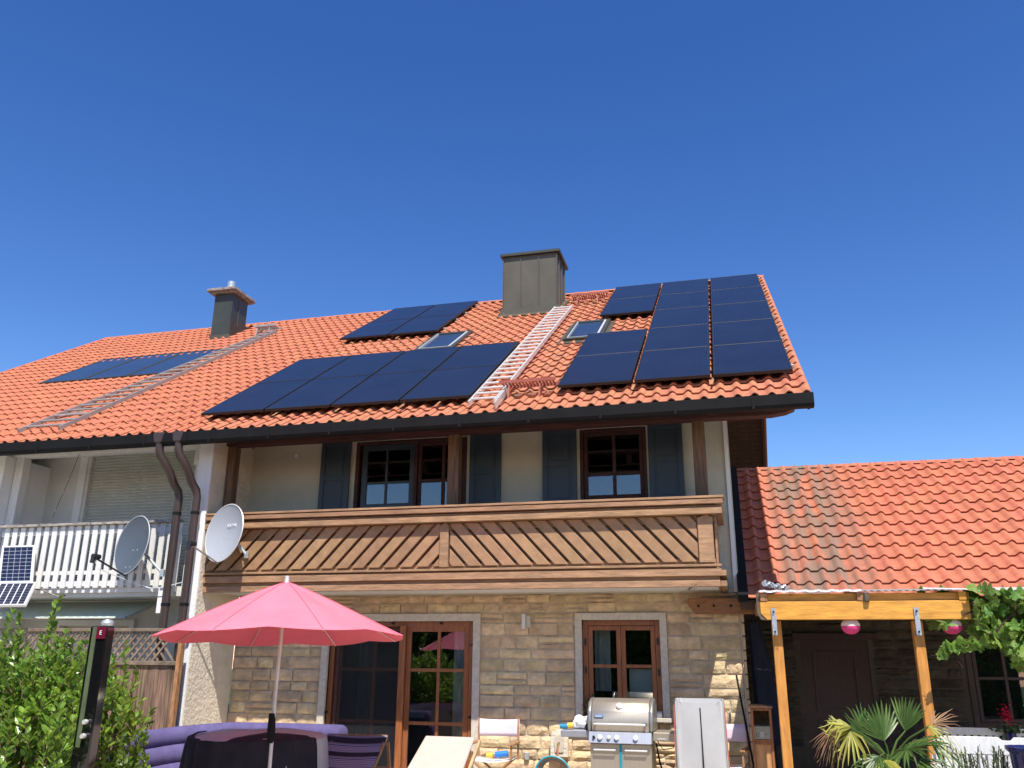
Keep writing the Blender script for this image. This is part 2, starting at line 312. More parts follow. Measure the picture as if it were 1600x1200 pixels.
# ---------------------------------------------------------------- roof frame
PIT = R(32.87); PC, PS = math.cos(PIT), math.sin(PIT)
def slopeM(x, y, z): return Matrix(((1, 0, 0, x), (0, PC, -PS, y), (0, PS, PC, z), (0, 0, 0, 1)))
MS = slopeM(0, 10.68, 4.75)         # main roof: (X, v, h)
MP = slopeM(0, 10.5, 4.70)          # plane frame of the raised solar panels
TW, TL = .205, .342
def tile_mesh(mb=None, x=0, v=0, a=0.0, sc_=1.0):
    mb = mb or MB()
    prof = [(0, .006), (.018, 0), (.088, 0), (.112, .016), (.136, .040), (.160, .048), (.184, .036), (.206, .014)]
    n = len(prof); vs = []
    L2 = TL+.03
    for yy, hz in ((0, .040), (.010, .045), (L2, .010)):
        for px, pz in prof: vs.append((x+px*sc_, v+yy, pz+hz))
    for px, pz in prof: vs.append((x+px*sc_, v+.002, pz+.024))
    for px, pz in prof: vs.append((x+px*sc_, v+L2, pz-.004))
    fs = []
    for i in range(n-1):
        fs += [(i, i+1, n+i+1, n+i), (n+i, n+i+1, 2*n+i+1, 2*n+i), (3*n+i+1, 3*n+i, 4*n+i, 4*n+i+1), (3*n+i, 3*n+i+1, i+1, i)]
    return mb.add(vs, fs, a)
MB.recalc = True
def lay_tiles(roof, M, x0, x1, ncol, nrow, m, skip, maxn=300, v0=0.0, tl=TL):
    """tiles on a slope; the nearest visible 300 are parts of their own, the rest one field"""
    w_ = (x1-x0)/ncol; k_ = w_/.205
    me = None; cells = []
    for j in range(nrow):
        for i in range(ncol):
            X, V = x0+i*w_, v0+j*tl
            s = skip(X+w_/2, V+tl/2)
            if s == 2: continue
            p = M @ Vector((X, V, 0)); cells.append((s, (p-cam.location).length if False else (p-Vector((0, 0, CAM_Z))).length, X, V))
    vis = sorted([c for c in cells if c[0] == 0], key=lambda c: c[1])[:maxn]; vs = set((c[2], c[3]) for c in vis)
    field = MB(); field.M = M @ Matrix.Diagonal((1, 1, 1, 1))
    t = MB(); tile_mesh(t, 0, 0, sc_=k_); me = t.mesh('roof_tile', m)
    me.polygons.foreach_set('use_smooth', [True]*len(me.polygons))
    try: me.set_sharp_from_angle(angle=R(38))
    except Exception: pass
    o0 = ORG[roof.name]
    for s, d, X, V in cells:
        jx, jv, ja = random.uniform(-.0025, .0025), random.uniform(-.006, .006), random.uniform(-.006, .006)
        if (X, V) in vs:
            ob = bpy.data.objects.new('roof_tile', me); col.objects.link(ob); ob.parent = roof
            Mw = M @ Matrix.Translation((X+jx, V+jv, random.uniform(0, .004))) @ Matrix.Rotation(ja, 4, 'Z'); Mw.translation -= o0
            ob.matrix_local = Mw
        else: tile_mesh(field, X+jx, V+jv, random.random()+.01, k_)
    f = field.build('tile_field', m, roof, smooth=True, kind='stuff')
PAN_R = [(0, r_) for r_ in range(5)]+[(1, r_) for r_ in range(5)]+[(2, 0), (2, 1), (2, 3), (2, 4)]
RX = [(-.12, .90), (-1.17, -.15), (-2.23, -1.20)]; RV0 = .80; RH = 1.684
LX = [(-7.72, -6.66), (-6.645, -5.585), (-5.57, -4.51), (-4.495, -3.435)]; LV0 = .60; LH = 1.70
UX = [(-7.70, -6.635), (-6.62, -5.555)]; UV0 = 5.80; UH = 1.69
def under(x, v, m=.12):
    m2 = .3
    if -1.17+m < x < .9-m and RV0+m2 < v < 9.2: return True
    if -2.23+m < x < -1.1 and (RV0+m2 < v < 4.1 or 5.84+m2 < v < 9.2): return True
    if -7.72+m < x < -3.43-m and LV0+m2 < v < 3.95: return True
    if -7.7+m < x < -5.55-m and UV0+m2 < v < 9.15: return True
    return False
def skipMain(x, v):
    if -4.55 < x < -3.42 and 7.5 < v < 8.4: return 2
    if -5.50 < x < -4.86 and 4.3 < v < 5.5: return 2
    if -2.64 < x < -2.07 and 4.2 < v < 5.45: return 2
    return 1 if under(x, v+.178) else 0
def skipNb(x, v):
    if -12.05 < x < -11.65 and 7.9 < v < 8.6: return 2
    if -13.84 < x < -10.80 and 4.25 < v < 6.05: return 2
    return 0
# ---------------------------------------------------------------- main house
H = thing('main_house', 'cream and stone house with wooden balcony under a red tiled roof full of solar panels', 'house', (-3.75, 12.2, 0))
# walls
wall = Box(-7.52, 0, 12.26, 12.5, 2.5, 4.98)
def wallwith(mb, x0, x1, z0, z1, y0, y1, holes):
    xs = sorted({x0, x1, *[h[0] for h in holes], *[h[1] for h in holes]}); 
    for a, b_ in zip(xs, xs[1:]):
        hs_ = sorted([h for h in holes if h[0] <= a+1e-6 and h[1] >= b_-1e-6], key=lambda h: h[2]); z = z0
        for h in hs_:
            if h[2] > z: mb.box(a, b_, y0, y1, z, h[2])
            z = h[3]
        if z < z1: mb.box(a, b_, y0, y1, z, z1)
    return mb
uph = [(-5.70, -3.86, 2.6, 4.86), (-2.12, -1.14, 3.78, 4.86)]
wallwith(MB(), -7.52, 0, 2.5, 5.6, 12.2, 12.5, uph).build('upper_wall', plaster, H)
dnh = [(-5.94, -3.70, 0, 2.13), (-2.13, -1.06, .90, 2.14)]
gw = wallwith(MB(), -7.52, 0, 0, 2.5, 12.22, 12.5, dnh).build('stone_wall', mortar, H)
Box(-.0, .02, 12.2, 24.6, 2.5, 4.9).build('gable_wall', plaster, H)
Box(-.0, .02, 12.2, 24.6, 0, 2.5).build('gable_plinth_wall', mortar, H)
gab = MB(); gab.prism([(0, 12.2, 4.9), (0, 24.5, 4.9), (0, 24.5, 6.0), (0, 18.66, 9.75), (0, 12.2, 5.6)], (.02, 0, 0)); gab.build('gable_wall', plaster, H)
MB().box(-7.52, 0, 24.3, 24.5, 0, 4.9).build('rear_wall', plaster, H)
# stones
rows = [0, .17, .33, .46, .63, .82, .98, 1.14, 1.27, 1.45, 1.62, 1.75, 1.93, 2.10, 2.24, 2.38, 2.50]
holesS = [(-6.05, -3.60, 0, 2.24), (-2.24, -.97, .82, 2.24)]
def stone(x0, x1, z0, z1, yf, m, par, lbl=None, rough=.016):
    g_ = .006; x0 += g_; x1 -= g_; z0 += g_; z1 -= g_; nx = 4; nz = 3; dep = random.uniform(.012, .035); vs = []; fs = []
    for j in range(nz+1):
        for i in range(nx+1):
            e = (i in (0, nx)) + (j in (0, nz)); u = i/nx; q = j/nz
            jx = 0 if 0 < i < nx else random.uniform(0, .010)*(1 if i == 0 else -1); jz = 0 if 0 < j < nz else random.uniform(0, .009)*(1 if j == 0 else -1)
            vs.append((x0+(x1-x0)*u+jx, yf-dep-(random.uniform(0, rough) if e == 0 else -random.uniform(.004, .012)*e), z0+(z1-z0)*q+jz))
    for j in range(nz):
        for i in range(nx): a = j*(nx+1)+i; fs.append((a, a+1, a+nx+2, a+nx+1))
    ring = [i for i in range(nx+1)]+[(j+1)*(nx+1)-1 for j in range(1, nz+1)]+[nz*(nx+1)+i for i in range(nx-1, -1, -1)]+[j*(nx+1) for j in range(nz-1, 0, -1)]
    b0 = len(vs)
    for r_ in ring: vs.append((vs[r_][0], yf+.004, vs[r_][2]))
    k = len(ring)
    for i in range(k): fs.append((ring[i], b0+i, b0+(i+1) % k, ring[(i+1) % k]))
    mb = MB(); mb.add(vs, fs)
    if par is None: return mb
    return mb.build('stone', m, par)
def clad(x0, x1, rows, holes, yf, m, par, lmin, lmax, limit=300):
    lst = []
    for z0, z1 in zip(rows, rows[1:]):
        x = x0
        segs = [(x0, x1)]
        for h in holes:
            if h[2] < z1-.01 and h[3] > z0+.01:
                segs = [s for a, b_ in segs for s in ((a, min(b_, h[0])), (max(a, h[1]), b_)) if s[1]-s[0] > .02]
        for a, b_ in segs:
            x = a
            while x < b_-.02:
                l = random.uniform(lmin, lmax)
                if b_-x-l < lmin*.8: l = b_-x
                if random.random() < .12 and z1-z0 > .12:
                    zm = z0+(z1-z0)*random.uniform(.4, .6); lst += [(x, x+l, z0, zm), (x, x+l, zm, z1)]
                else: lst.append((x, x+l, z0, z1))
                x += l
    lst.sort(key=lambda s: -s[2]); n = len(lst)
    for s in lst[:limit]: stone(*s, yf, m, par)
    rest = MB()
    for s in lst[limit:]:
        q = stone(*s, yf, m, None); rest.add(q.v, q.f, random.random()+.01)
    if rest.f: rest.build('stone_field', m, par, kind='stuff')
    return n
clad(-7.52, 0.0, rows, holesS, 12.22, stoneM, gw, .22, .50)
# corner stones seen on the right edge
for k, (z0, z1) in enumerate(zip(rows, rows[1:])):
    MB().box(.022, .05+random.uniform(0, .012), 12.19, 12.19+(.3 if k % 2 else .18), z0+.006, z1-.006).build('corner_stone', stoneM, gw, bev=.008)
# party wall pillar
pw = MB().box(-7.60, -7.52, 11.105, 12.2, 0, 4.85).build('party_wall', stucco, H)
Box(-7.60, -7.523, 11.085, 11.104, 0, 4.84).build('party_wall_edge', plasterW, H)
# balcony slab and soffit
Box(-7.52, -.22, 11.26, 12.2, 2.52, 2.66).build('balcony_slab', plasterW, H)
bal = Box(-7.515, -.23, 11.30, 11.34, 2.60, 3.42).build('balcony', woodB, H)     # inner boards seen dark between the slats
def rail(x0, x1, yf, z0, z1, dp=.04, nm='rail', m=woodB): return Box(x0, x1, yf, yf+dp, z0, z1).build(nm, m, bal, bev=.004)
XL = -7.515
rail(XL, -.215, 11.24, 2.50, 2.69, .03, 'backing_board'); rail(XL, -.14, 11.20, 3.395, 3.585, .03, 'backing_board')
rail(XL, -.09, 11.055, 3.59, 3.62, .30, 'cap_rail'); rail(XL, -.105, 11.065, 3.52, 3.58, .10); rail(XL, -.125, 11.09, 3.395, 3.47, .10)
rail(XL, -.12, 11.14, 3.477, 3.512, .05)
rail(XL, -.24, 11.235, 3.30, 3.395, .05); rail(XL, -.24, 11.235, 2.69, 2.85, .05)
rail(XL, -.17, 11.17, 2.745, 2.775, .06); rail(XL, -.175, 11.185, 2.63, 2.72, .06); rail(XL, -.20, 11.205, 2.50, 2.58, .06)
Box(-.232, -.206, 11.262, 12.19, 2.505, 3.39).build('end_panel', woodB, bal)
for zc, yf in ((3.55, 11.05), (3.43, 11.12), (2.67, 11.2), (2.54, 11.22)):      # returned rails on the right end
    Box(-.200, -.12, yf+.035, 12.18, zc-.035, zc+.035).build('end_rail', woodB, bal, bev=.004)
def slat(xb, s):
    """slanted board from z 2.80 to 3.385; s=+1 leans right, -1 leans left; clipped flat at the ends"""
    z0, z1 = 2.805, 3.39; hw = .185; run = (z1-z0)*.93*s
    lo_, hi_ = (-7.5, -3.90) if s > 0 else (-3.76, -.45)
    P = [(xb, z0), (xb+hw, z0), (xb+hw+run, z1), (xb+run, z1)]
    def clip(P, a, keep_gt):
        out = []
        for i in range(len(P)):
            p, q = P[i], P[(i+1) % len(P)]; ip = (p[0] > a) == keep_gt; iq = (q[0] > a) == keep_gt
            if ip: out.append(p)
            if ip != iq: t = (a-p[0])/(q[0]-p[0]); out.append((a, p[1]+(q[1]-p[1])*t))
        return out
    P = clip(P, lo_, True)
    if len(P) > 2: P = clip(P, hi_, False)
    if len(P) < 3: return
    yo = random.uniform(0, .004)
    MB().prism([(x, 11.190+yo, z) for x, z in P], (0, .028, 0)).build('slat', woodS, bal, bev=.006)
x = -8.06
while x < -3.9: slat(x, 1); x += .238
x = -3.70
while x < .15: slat(x-0.02, -1); x += .236
for xa, xb in ((-3.90, -3.775), (-.44, -.25)):
    MB().prism([(xa, 11.165, 2.79), (xb, 11.165, 2.79), (xb, 11.165, 3.36), ((xa+xb)/2+.02, 11.165, 3.40), (xa, 11.165, 3.36)], (0, .07, 0)).build('baluster_post', woodB, bal, bev=.008)
for xa, xb in ((-3.915, -3.75), (-.45, -.285), (-7.50, -7.38)):
    Box(xa, xb, 11.45, 11.61, 2.6, 4.72).build('balcony_post', woodP, H, bev=.008)
# eave: purlin, rafters, boards, fascia, gutter
pu = MB().prism([(-7.52, 11.40, 4.72), (.60, 11.40, 4.72), (.78, 11.40, 4.745), (.90, 11.40, 4.79), (.90, 11.40, 4.885), (-7.52, 11.40, 4.885)], (0, .18, 0)); pu.build('purlin', woodR, H, bev=.006)
MB().prism([(-7.52, 12.08, 4.94), (.0, 12.08, 4.94), (.0, 12.08, 5.06), (-7.52, 12.08, 5.06)], (0, .11, 0)).build('wall_plate', woodR, H)

roofdeck = MB(); roofdeck.M = MS; roofdeck.box(-7.60, 1.0, .06, 9.46, -.05, -.012)
roof = roofdeck.build('roof', blackR, H)
for k in range(12):
    xr_ = -7.2+k*.70
    m_ = MB(); m_.M = MS; m_.box(xr_, xr_+.1, .12, 2.3, -.22, -.085); m_.build('rafter', woodR, roof, bev=.004)
for j in range(13):
    m_ = MB(); m_.M = MS; m_.box(-7.52, .98, .10+j*.16, .10+j*.16+.152, -.082, -.055); m_.build('soffit_board', woodR, roof)
m_ = MB(); m_.M = MS; m_.box(-7.60, .98, .06, .10, -.19, -.055); m_.build('fascia', woodR, roof)
# verge board (barge) and gable soffit, front and back slope
m_ = MB(); m_.M = MS; m_.box(.96, 1.0, .1, 9.4, -.2, -.0); m_.build('barge_board', woodR, roof)
m_ = MB(); m_.M = MS; m_.box(1.0, 1.03, .05, .32, -.20, -.02); m_.build('barge_end_plate', zincD, roof)
MBk = Matrix(((1, 0, 0, 0), (0, -PC, PS, 26.64), (0, PS, PC, 4.74), (0, 0, 0, 1)))     # back slope, v measured up from the rear eave
m_ = MB(); m_.M = MBk; m_.box(-16.4, 1.02, 0, 9.5, -.04, .03); m_.build('rear_roof_slope', tileM, roof)
for j in range(58):
    m_ = MB(); m_.M = MBk; m_.box(.02, .90, j*.16, j*.16+.150, -.075, -.05); m_.build('gable_soffit_board', woodR, roof)
m_ = MB(); m_.M = MBk; m_.box(.90, .96, 0, 9.38, -.19, -.045); m_.build('rear_barge_board', woodR, roof)
for xx in (.30, .62):
    m_ = MB(); m_.M = MBk; m_.box(xx, xx+.05, 0, 9.3, -.10, -.078); m_.build('gable_batten', woodR, roof)
lay_tiles(roof, MS, -7.60, 1.04, 42, 27, tileM, skipMain, v0=-.045, tl=.351)
def gutter(x0, x1, par):
    gt = MB(); y0, y1, z0, z1 = 10.555, 10.70, 4.585, 4.745
    prof = [(y0-.012, z1), (y0, z1+.006), (y0+.006, z1-.004), (y0+.004, z0+.035), (y0+.03, z0+.004), (y1-.02, z0+.004), (y1, z0+.03), (y1, z1), (y1+.006, z1), (y1+.006, z0+.02), (y1-.015, z0-.006), (y0+.025, z0-.006), (y0-.006, z0+.03)]
    gt.prism([(x0, a, b_) for a, b_ in prof], (x1-x0, 0, 0)); g_ = gt.build('gutter', zincD, par)
    x = x0+.35
    while x < x1: Box(x, x+.03, y0-.014, y0-.008, z0-.008, z1).build('gutter_bracket', zincD, g_); x += .95
    return g_
gutter(-7.62, 1.06, H)
def pipe(xt, xb, par, m):
    p = MB(); p.prism([(xt-.095, 10.53, 4.76), (xt+.095, 10.53, 4.76), (xt+.062, 10.53, 4.61), (xt-.062, 10.53, 4.61)], (0, .14, 0)); 
    o = p.build('downpipe', m, par, bev=.01)
    q = MB(); q.tube([(xt, 10.60, 4.63), (xt, 10.61, 4.50), (xt+.02, 10.63, 4.42), (xt+.06, 10.68, 4.34), ((xt+xb)/2+.02, 10.77, 4.20), (xb-.05, 10.87, 4.05), (xb-.01, 10.94, 3.95), (xb, 10.96, 3.85), (xb, 10.96, 0)], .058, 12, False); q.build('pipe_run', m, o, smooth=True)
    for z in (3.6, 2.3, 1.2): MB().lathe([(.055, z), (.064, z), (.064, z+.04), (.055, z+.04)], (xb, 10.96, 0), 12).build('pipe_clip', zincD, o)
pipe(-7.78, -7.62, H, pipeM)
# ridge tiles
rg = MB()
def ridge(par, x0, x1, yc, zc, m, L=.36):
    x = x0; k = 0
    while x < x1-.05:
        q = MB(); n = 7; e = min(x+L+.02, x1); r0, r1_ = .115, .105
        vs = []
        for xx, rr in ((x, r0), (x+.03, r0), (e, r1_)):
            for i in range(n): t = math.pi*(i/(n-1))*.84+math.pi*.08; vs.append((xx, yc-math.cos(t)*rr*1.15, zc+math.sin(t)*rr*.8-.05))
        fs = [(j*n+i, j*n+i+1, (j+1)*n+i+1, (j+1)*n+i) for j in range(2) for i in range(n-1)]
        for i in range(n): p = vs[i]; vs.append((p[0], p[1]*.98+yc*.02, p[2]-.015))
        fs += [(3*n+i, 3*n+i+1, i+1, i) for i in range(n-1)]
        q.add(vs, fs); q.build('ridge_tile', m, par, smooth=True); x += L
ridge(roof, -7.6, 1.07, 18.66, 9.93, tileM)
for j in range(28):     # verge tiles on the right edge
    q = MB(); q.M = MS; q.box(.985, 1.045, .03+j*.338, .03+j*.338+.33, -.02, .072); q.build('verge_tile', tileM, roof, bev=.012)
# chimney on the main roof
ch = MB().box(-4.59, -3.36, 16.86, 17.75, 8.4, 10.21).build('chimney', sheetM, H)
for x in (-4.585, -4.18, -3.77, -3.37): Box(x-.009, x+.009, 16.835, 16.86, 8.92, 10.16).build('sheet_seam', sheetM, ch)
for y in (17.0, 17.3, 17.62): Box(-3.362, -3.335, y-.011, y+.011, 8.95, 10.16).build('sheet_seam', sheetM, ch)
MB().box(-4.65, -3.29, 16.79, 17.83, 10.19, 10.26).build('chimney_cap', sheetD, ch, bev=.006)
Box(-4.63, -3.32, 16.80, 16.86, 8.70, 8.92).build('flashing', sheetM, ch)
q = MB(); q.M = MS; q.box(-4.66, -3.28, 7.10, 7.34, .04, .07); q.box(-4.68, -4.58, 7.34, 8.5, .03, .08); q.box(-3.36, -3.26, 7.34, 8.5, .03, .08); q.build('flashing', sheetM, ch)
# roof windows
def skylight(x0, x1, v0, v1):
    q = MB(); q.M = MS
    for a in ((x0, x0+.07, v0, v1), (x1-.07, x1, v0, v1), (x0+.07, x1-.07, v0, v0+.07), (x0+.07, x1-.07, v1-.10, v1)): q.box(*a, -.05, .115)
    o = q.build('roof_window', sheetD, H, bev=.005)
    q = MB(); q.M = MS; q.box(x0+.07, x0+.085, v0+.07, v1-.1, .08, .122); q.box(x1-.105, x1-.07, v0+.07, v1-.1, .08, .122); q.box(x0+.085, x1-.105, v0+.07, v0+.09, .08, .120); q.build('sash_trim', alu, o)
    q = MB(); q.M = MS; q.box(x0+.085, x1-.105, v0+.09, v1-.1, .07, .095); q.build('pane', thermM, o)
    q = MB(); q.M = MS; q.box(x0-.09, x0, v0-.05, v1, .035, .05); q.box(x1, x1+.09, v0-.05, v1, .035, .05); q.box(x0-.09, x1+.09, v0-.16, v0-.0, .052, .066); q.build('flashing', sheetM, o)
skylight(-5.57, -4.80, 4.15, 5.62); skylight(-2.71, -2.01, 4.03, 5.58)
# upper openings
def frame(mbs, x0, x1, z0, z1, w_, y0, y1):
    mbs.box(x0, x0+w_, y0, y1, z0, z1); mbs.box(x1-w_, x1, y0, y1, z0, z1); mbs.box(x0+w_, x1-w_, y0, y1, z0, z0+w_); mbs.box(x0+w_, x1-w_, y0, y1, z1-w_, z1); return mbs
def leaf_(par, x0, x1, z0, z1, y, m, w_=.07, vm=(), hm=(), mb=.035, solid=None):
    q = frame(MB(), x0, x1, z0, z1, w_, y, y+.05)
    for v in vm: q.box(v-mb/2, v+mb/2, y+.004, y+.046, z0+w_, z1-w_)
    for h in hm:
        xs = [x0+w_]+[v for v in vm]+[x1-w_]
        for a, b_ in zip(xs, xs[1:]): q.box(a+(mb/2 if a in vm else 0), b_-(mb/2 if b_ in vm else 0), y+.006, y+.044, h-mb/2, h+mb/2)
    o = q.build('window_frame' if z0 > .5 else 'door_leaf', m, par, bev=.004)
    xs = [x0+w_]+list(vm)+[x1-w_]; zs = [z0+w_]+list(hm)+[z1-w_]
    for a, b_ in zip(xs, xs[1:]):
        for c_, d_ in zip(zs, zs[1:]):
            Box(a, b_, y+.022, y+.028, c_, d_).build('pane', glass, par if False else o)
    return o
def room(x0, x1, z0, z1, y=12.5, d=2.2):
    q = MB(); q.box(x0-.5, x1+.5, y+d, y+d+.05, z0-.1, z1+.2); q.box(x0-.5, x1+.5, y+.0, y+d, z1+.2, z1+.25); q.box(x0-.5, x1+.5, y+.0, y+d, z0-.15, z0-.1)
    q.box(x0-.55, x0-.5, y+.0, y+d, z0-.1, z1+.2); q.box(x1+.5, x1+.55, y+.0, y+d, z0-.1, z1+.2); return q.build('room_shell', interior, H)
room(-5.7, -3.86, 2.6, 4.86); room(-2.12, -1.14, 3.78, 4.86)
frame(MB(), -5.70, -3.86, 2.6, 4.88, .06, 12.20, 12.30).build('door_surround', woodR, H, bev=.004)
leaf_(H, -5.60, -4.72, 3.80, 4.82, 12.24, shut, .085, (-5.19,), (4.215,))
Box(-5.6, -4.72, 12.245, 12.29, 2.66, 3.79).build('lower_door_panel', woodR, H)
Box(-4.715, -4.665, 12.20, 12.30, 2.66, 4.82).build('door_mullion', woodR, H)
leaf_(H, -4.66, -3.93, 2.66, 4.82, 12.235, woodR, .05, (-4.25, -4.05), (3.5, 4.215), .05)
frame(MB(), -2.12, -1.14, 3.78, 4.88, .05, 12.20, 12.30).build('window_surround', woodR, H, bev=.004)
leaf_(H, -2.065, -1.195, 3.835, 4.83, 12.235, woodR, .055, (-1.62,), (4.20,), .05)
def shutter(x0, x1):
    z0, z1 = (2.68 if x0 < -3.2 else 3.72), 4.90
    o = frame(MB(), x0, x1, z0, z1, .075, 12.135, 12.175).build('shutter', shut, H, bev=.004)
    zz = [z0+.075, (z0+z1)/2+.05, z1-.075] if z0 > 3 else [z0+.075, 3.55, 4.30, z1-.075]
    for a, b_ in zip(zz, zz[1:]):
        Box(x0+.075, x1-.075, 12.153, 12.172, a, b_).build('shutter_panel', shut, o)
        Box(x0+.115, x1-.115, 12.143, 12.153, a+.05, b_-.05).build('raised_field', shut, o, bev=.003)
    for z in zz[1:-1]: Box(x0+.075, x1-.075, 12.138, 12.152, z-.03, z+.03).build('cross_rail', shut, o)
    return o
for a in ((-6.27, -5.77), (-3.80, -3.31), (-2.67, -2.16), (-1.11, -.62)): shutter(*a)
Box(-.045, .005, 12.165, 12.198, 2.50, 4.9).build('corner_bead', plasterW, H)
# small wall socket next to the balcony beam
MB().lathe([(.0, -.03), (.035, -.03), (.03, 0)], (-6.72, 12.19, 4.70), 10, (0, 1, 0)).build('lamp_socket', plasterW, H)
# ground floor door and window
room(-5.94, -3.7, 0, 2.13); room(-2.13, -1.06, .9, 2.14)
def surround(x0, x1, z0, z1, wd, sill=False):
    q = MB(); q.box(x0-wd, x0, 12.165, 12.26, z0, z1+wd); q.box(x1, x1+wd, 12.165, 12.26, z0, z1+wd); q.box(x0, x1, 12.165, 12.26, z1, z1+wd); return q.build('opening_trim', trim, H, bev=.004)
surround(-5.94, -3.70, 0, 2.13, .105); surround(-2.13, -1.06, .82, 2.14, .095)
Box(-2.22, -.95, 12.05, 12.27, .845, .895).build('window_sill', trim, H, bev=.005)
frame(MB(), -5.94, -3.70, 0, 2.13, .075, 12.25, 12.36).build('door_frame', woodD, H, bev=.005)
leaf_(H, -4.74, -3.78, .06, 2.06, 12.26, woodD, .075, (-4.24,), (.74, 1.455), .045)
leaf_(H, -5.86, -4.76, .06, 2.06, 12.32, woodD, .09, (-5.26,), (.74, 1.455), .05)
sd = frame(MB(), -5.82, -4.76, .05, 2.04, .05, 12.215, 12.245).build('screen_door', woodR, H, bev=.004)
Box(-5.77, -4.81, 12.228, 12.230, .10, 1.99).build('insect_mesh', screenM, sd)
Box(-4.83, -4.735, 12.19, 12.25, .02, 2.08).build('door_astragal', woodD, H, bev=.012)
for x, z in ((-5.90, 1.88), (-5.92, .86), (-3.73, 1.80), (-3.74, .84), (-4.95, 2.10), (-4.20, 2.10)):
    MB().lathe([(.0, -.05), (.016, -.05), (.018, 0), (.01, .01)], (x, 12.24, z), 8, (0, 1, 0)).build('hinge', black, H)
frame(MB(), -2.13, -1.06, .90, 2.14, .07, 12.25, 12.34).build('window_surround', woodD, H, bev=.004)
leaf_(H, -2.055, -1.605, .975, 2.065, 12.26, woodD, .06, (), (1.535,), .045)
leaf_(H, -1.60, -1.135, .975, 2.065, 12.26, woodD, .06, (), (1.535,), .045)
for x, z in ((-2.09, 1.85), (-2.09, 1.48), (-1.10, 1.86), (-1.10, 1.46)): MB().box(x-.012, x+.012, 12.235, 12.25, z-.045, z+.045).build('hinge', black, H)
def curtain(x0, x1, z0, z1, y, par):
    n = int((x1-x0)/.018); vs = []
    for i in range(n+1):
        xx = x0+(x1-x0)*i/n; yy = y+.022*math.sin(i*1.25)+.008*math.sin(i*.43)
        vs += [(xx, yy, z0), (xx, yy, z1), (xx, yy+.004, z0), (xx, yy+.004, z1)]
    fs = []
    for i in range(n): a = 4*i; fs += [(a, a+4, a+5, a+1), (a+2, a+3, a+7, a+6)]
    MB().add(vs, fs).build('curtain', curtainM, par, smooth=True)
curtain(-4.10, -3.78, .1, 2.1, 12.55, H); curtain(-5.62, -5.42, .1, 2.1, 12.6, H); curtain(-2.02, -1.80, 1.2, 2.1, 12.6, H); curtain(-1.2, -1.12, 1.2, 2.1, 12.6, H)
# wall lamp
lm = Box(-2.905, -2.85, 12.12, 12.165, 2.04, 2.20).build('wall_lamp', trim, H)
MB().lathe([(0, -.0), (.032, 0), (.032, .2), (0, .2)], (-2.94, 12.10, 2.02), 14).build('lamp_tube', alu, lm, smooth=True)
# ---------------------------------------------------------------- neighbour house
NBH = thing('neighbour_house', 'white neighbouring half of the house with roller shutters and white picket balcony', 'house', (-11.8, 12.2, 0))
nh = [(-10.70, -8.30, 2.62, 4.90)]
wallwith(MB(), -16.1, -7.76, 0, 5.6, 12.2, 12.5, nh+[(-10.69, -9.4, .9, 2.07)]).build('facade_wall', plasterN, NBH)
Box(-7.76, -7.605, 11.1, 12.2, 0, 4.85).build('party_wall', plasterW, NBH)
Box(-13.4, -11.46, 11.22, 12.2, 0, 4.72).build('side_wing_wall', plasterW, NBH)
q = Box(-10.70, -8.30, 12.28, 12.30, 2.62, 4.90)
o = q.build('roller_shutter', plasterN, NBH); q = MB()
z = 2.62
while z < 4.86: q.prism([(-10.64, 12.279, z), (-10.64, 12.262, z+.012), (-10.64, 12.262, z+.036), (-10.64, 12.279, z+.048)], (2.28, 0, 0)); z += .052
q.build('shutter_lamella', mat('shutter_slat', (.50, .51, .46), .5, .05, 4, bump=.02), o, kind='stuff')
Box(-10.84, -10.70, 12.17, 12.2, 2.62, 4.9).build('window_reveal_trim', plasterW, NBH)
Box(-10.70, -10.64, 12.2, 12.28, 2.62, 4.9).build('shutter_guide', plasterN, NBH)
q = Box(-10.69, -9.4, 12.30, 12.32, .9, 2.07).build('roller_shutter', plasterN, NBH); s_ = MB(); z = .9
while z < 2.04: s_.prism([(-10.65, 12.299, z), (-10.65, 12.284, z+.012), (-10.65, 12.284, z+.036), (-10.65, 12.299, z+.046)], (1.2, 0, 0)); z += .05
s_.build('shutter_lamella', whiteW, q, kind='stuff')
frame(MB(), -10.80, -9.32, .82, 2.16, .085, 12.15, 12.2).build('window_trim', plasterW, NBH)
Box(-16, -7.76, 11.40, 11.56, 4.73, 4.90).build('purlin', whiteW, NBH, bev=.006)
Box(-16, -7.76, 12.05, 12.19, 4.88, 5.02).build('wall_plate', whiteW, NBH)
for xa in (-11.45, -8.03): Box(xa, xa+.16, 11.42, 11.58, 2.6, 4.73).build('balcony_post', whiteW, NBH, bev=.008)
Box(-8.03, -7.87, 11.36, 11.40, 4.45, 4.9).build('beam_plate', whiteW, NBH, bev=.006)
rd = MB(); rd.M = MS; rd.box(-16.38, -7.62, .06, 9.46, -.05, -.012); roofN = rd.build('roof', blackR, NBH)
for k in range(13):
    m_ = MB(); m_.M = MS; m_.box(-16.0+k*.68, -15.9+k*.68, .12, 2.3, -.22, -.085); m_.build('rafter', whiteW, roofN, bev=.004)
for j in range(13):
    m_ = MB(); m_.M = MS; m_.box(-16.2, -7.62, .10+j*.16, .10+j*.16+.152, -.082, -.055); m_.build('soffit_board', whiteW, roofN)
m_ = MB(); m_.M = MS; m_.box(-16.2, -7.62, .06, .10, -.19, -.055); m_.build('fascia', whiteW, roofN)
lay_tiles(roofN, MS, -16.38, -7.60, 43, 27, tileN, skipNb, v0=-.045, tl=.351)
ridge(roofN, -16.4, -7.6, 18.66, 9.93, tileN)
gutter(-16.3, -7.625, NBH)
pipe(-8.10, -7.925, NBH, pipeM)
